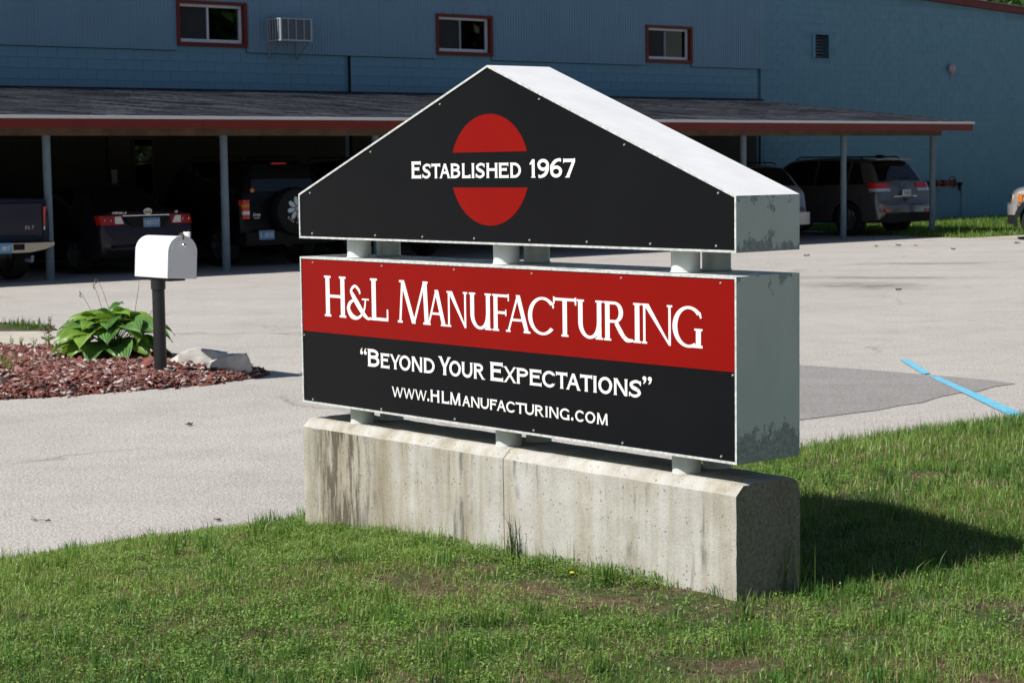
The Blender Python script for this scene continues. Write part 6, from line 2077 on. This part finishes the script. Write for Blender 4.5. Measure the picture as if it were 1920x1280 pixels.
MB().path([(-.05, .06, .004), (-.03, .02, .008), (.0, 0, .006), (.06, -.04, .012), (.10, -.07, .006)], [.003, .004, .004, .003, .003], 6).build('stem', M['twig'], TW_)
MB().path([(.0, 0, .006), (-.04, .09, .022), (-.045, .14, .03)], [.003, .0025, .002], 6).build('side_shoot', M['twig'], TW_)
MB().path([(.09, -.065, .004), (.12, -.075, .012), (.14, -.08, .004)], [.006, .009, .004], 6).build('bud_end', M['deadleaf'], TW_)
# oil stain and old tyre scuffs on the asphalt
def stain_mat(name, c, a, sc):
    m, nt, b = new_mat(name)
    co = obj_co(nt)
    gen = N(nt, 'ShaderNodeTexCoord').outputs['Generated']
    g = N(nt, 'ShaderNodeTexGradient', gradient_type='SPHERICAL')
    mp = N(nt, 'ShaderNodeMapping')
    mp.inputs['Location'].default_value = (-1, -1, 0); mp.inputs['Scale'].default_value = (2, 2, 0)
    nt.links.new(gen, mp.inputs[0]); nt.links.new(mp.outputs[0], g.inputs[0])
    f = math_n(nt, 'MULTIPLY', g.outputs['Fac'], ramp(nt, noise_tex(nt, co, sc, 5, .7), [(.35, (0, 0, 0)), (.6, (1, 1, 1))]))
    b.inputs['Base Color'].default_value = (*c, 1)
    b.inputs['Roughness'].default_value = .85
    nt.links.new(math_n(nt, 'MULTIPLY', f, a), b.inputs['Alpha'])
    return m
M['stain'] = stain_mat('oil_stain_film', (.13, .105, .09), .5, 2.2)
for (x, y, rx, ry, rz) in [(4.75, 26.2, .95, 1.3, .5), (6.7, 31.7, 1.5, .45, -.1), (5.2, 28.0, 1.9, .4, -.25)]:
    mb = MB()
    n = 24
    mb.face([(rx * math.cos(2 * math.pi * k / n), ry * math.sin(2 * math.pi * k / n), 0) for k in range(n)])
    o = mb.build('oil_stain', M['stain'], None, False, (x, y, .003), False)
    o.rotation_euler = (0, 0, rz)
    tag(o, 'faint brown stain on the parking lot', kind='structure')

# ------------------------------------------------------------------ trees
def tree_meshes(seed, H, rad, nleaf, ls):
    rr = random.Random(seed); r = np.random.default_rng(seed)
    t = MB()
    def limb(p, d, ln, r0, lev):
        q = p + d * ln
        t.tube(p, q, r0, r0 * .6, 7)
        ends.append(q)
        if lev > 0:
            for _ in range(3):
                dd = (d + Vector((rr.uniform(-.8, .8), rr.uniform(-.8, .8), rr.uniform(-.1, .7)))).normalized()
                limb(p.lerp(q, rr.uniform(.6, 1)), dd, ln * rr.uniform(.55, .8), r0 * .55, lev - 1)
    ends = []
    t.tube((0, 0, 0), (0, 0, H * .3), H * .022, H * .016, 10)
    for _ in range(5):
        limb(Vector((0, 0, H * rr.uniform(.2, .35))), Vector((rr.uniform(-.7, .7), rr.uniform(-.7, .7), 1)).normalized(), H * .26, H * .011, 2)
    E = np.array([tuple(e) for e in ends])
    c = E[r.integers(0, len(E), nleaf)] + r.normal(0, rad * .16, (nleaf, 3))
    c[:, 2] = np.maximum(c[:, 2], H * .07)
    a = r.normal(size=(nleaf, 3)); a /= np.linalg.norm(a, axis=1)[:, None]
    b = np.cross(a, r.normal(size=(nleaf, 3))); b /= np.linalg.norm(b, axis=1)[:, None]
    s = (ls * r.uniform(.6, 1.4, nleaf))[:, None]
    v = np.stack([c - a * s, c + b * s * .5, c + a * s, c - b * s * .5], 1)
    return t.mesh('trunk', M['bark'], True), np_mesh('crown', v.reshape(-1, 3), np.arange(nleaf * 4).reshape(-1, 4), M['tree_leaf'])
TM = [tree_meshes(3, 13, 5, 13000, .27), tree_meshes(8, 11, 5, 13000, .25)]
def tree(x, y, k, sc, rz, label):
    sh = 'shrub' in label
    root = thing('shrub' if sh else 'tree', label, 'shrub' if sh else 'tree', (x, y, 0), rz, 'leafy shrubs round the lot' if sh else 'green trees round the lot')
    root.scale = (sc, sc, sc)
    link('trunk', TM[k][0], root); c = link('crown', TM[k][1], root); c['kind'] = 'stuff'
for i, (x, y) in enumerate([(24, 92), (31, 88), (38, 95), (45, 86), (53, 90), (62, 80)]):
    tree(x, y, i % 2, .95 + .1 * math.sin(i * 1.7), i * 1.1, 'distant green tree beyond the end of the building, ' + ['first', 'second', 'third', 'fourth', 'fifth', 'sixth'][i] + ' from the wall')
bt = bw(60.5, DW + 27)
tree(bt.x, bt.y, 0, .85, .4, 'green tree rising behind the right end of the building roof')
for i, (x, y) in enumerate([(27.5, 17.5), (29, 20.5), (28.5, 23.5), (31, 26), (27, 14.5), (30, 29)]):
    tree(x, y, i % 2, .34 + .04 * math.sin(i * 3), i * 2.1, 'low leafy shrub across the lot, ' + ['second', 'third', 'fourth', 'fifth', 'first', 'sixth'][i] + ' in the row before the trees')
for i, (x, y) in enumerate([(34, -14), (36, -4), (33, 5), (37, 13), (33, 21), (38, 29), (45, 24), (46, 8), (44, -8), (48, 38), (42, 35), (38, 18), (40, 24), (37, 22), (41, 12)]):
    tree(x, y, i % 2, 1.0 + .12 * math.sin(i * 2.1), i * 1.3, 'green tree across the lot, ' + ['first', 'second', 'third', 'fourth', 'fifth', 'sixth', 'seventh', 'eighth', 'ninth', 'tenth', 'eleventh', 'twelfth', 'thirteenth', 'fourteenth', 'fifteenth'][i] + ' of the scattered row facing the windows')
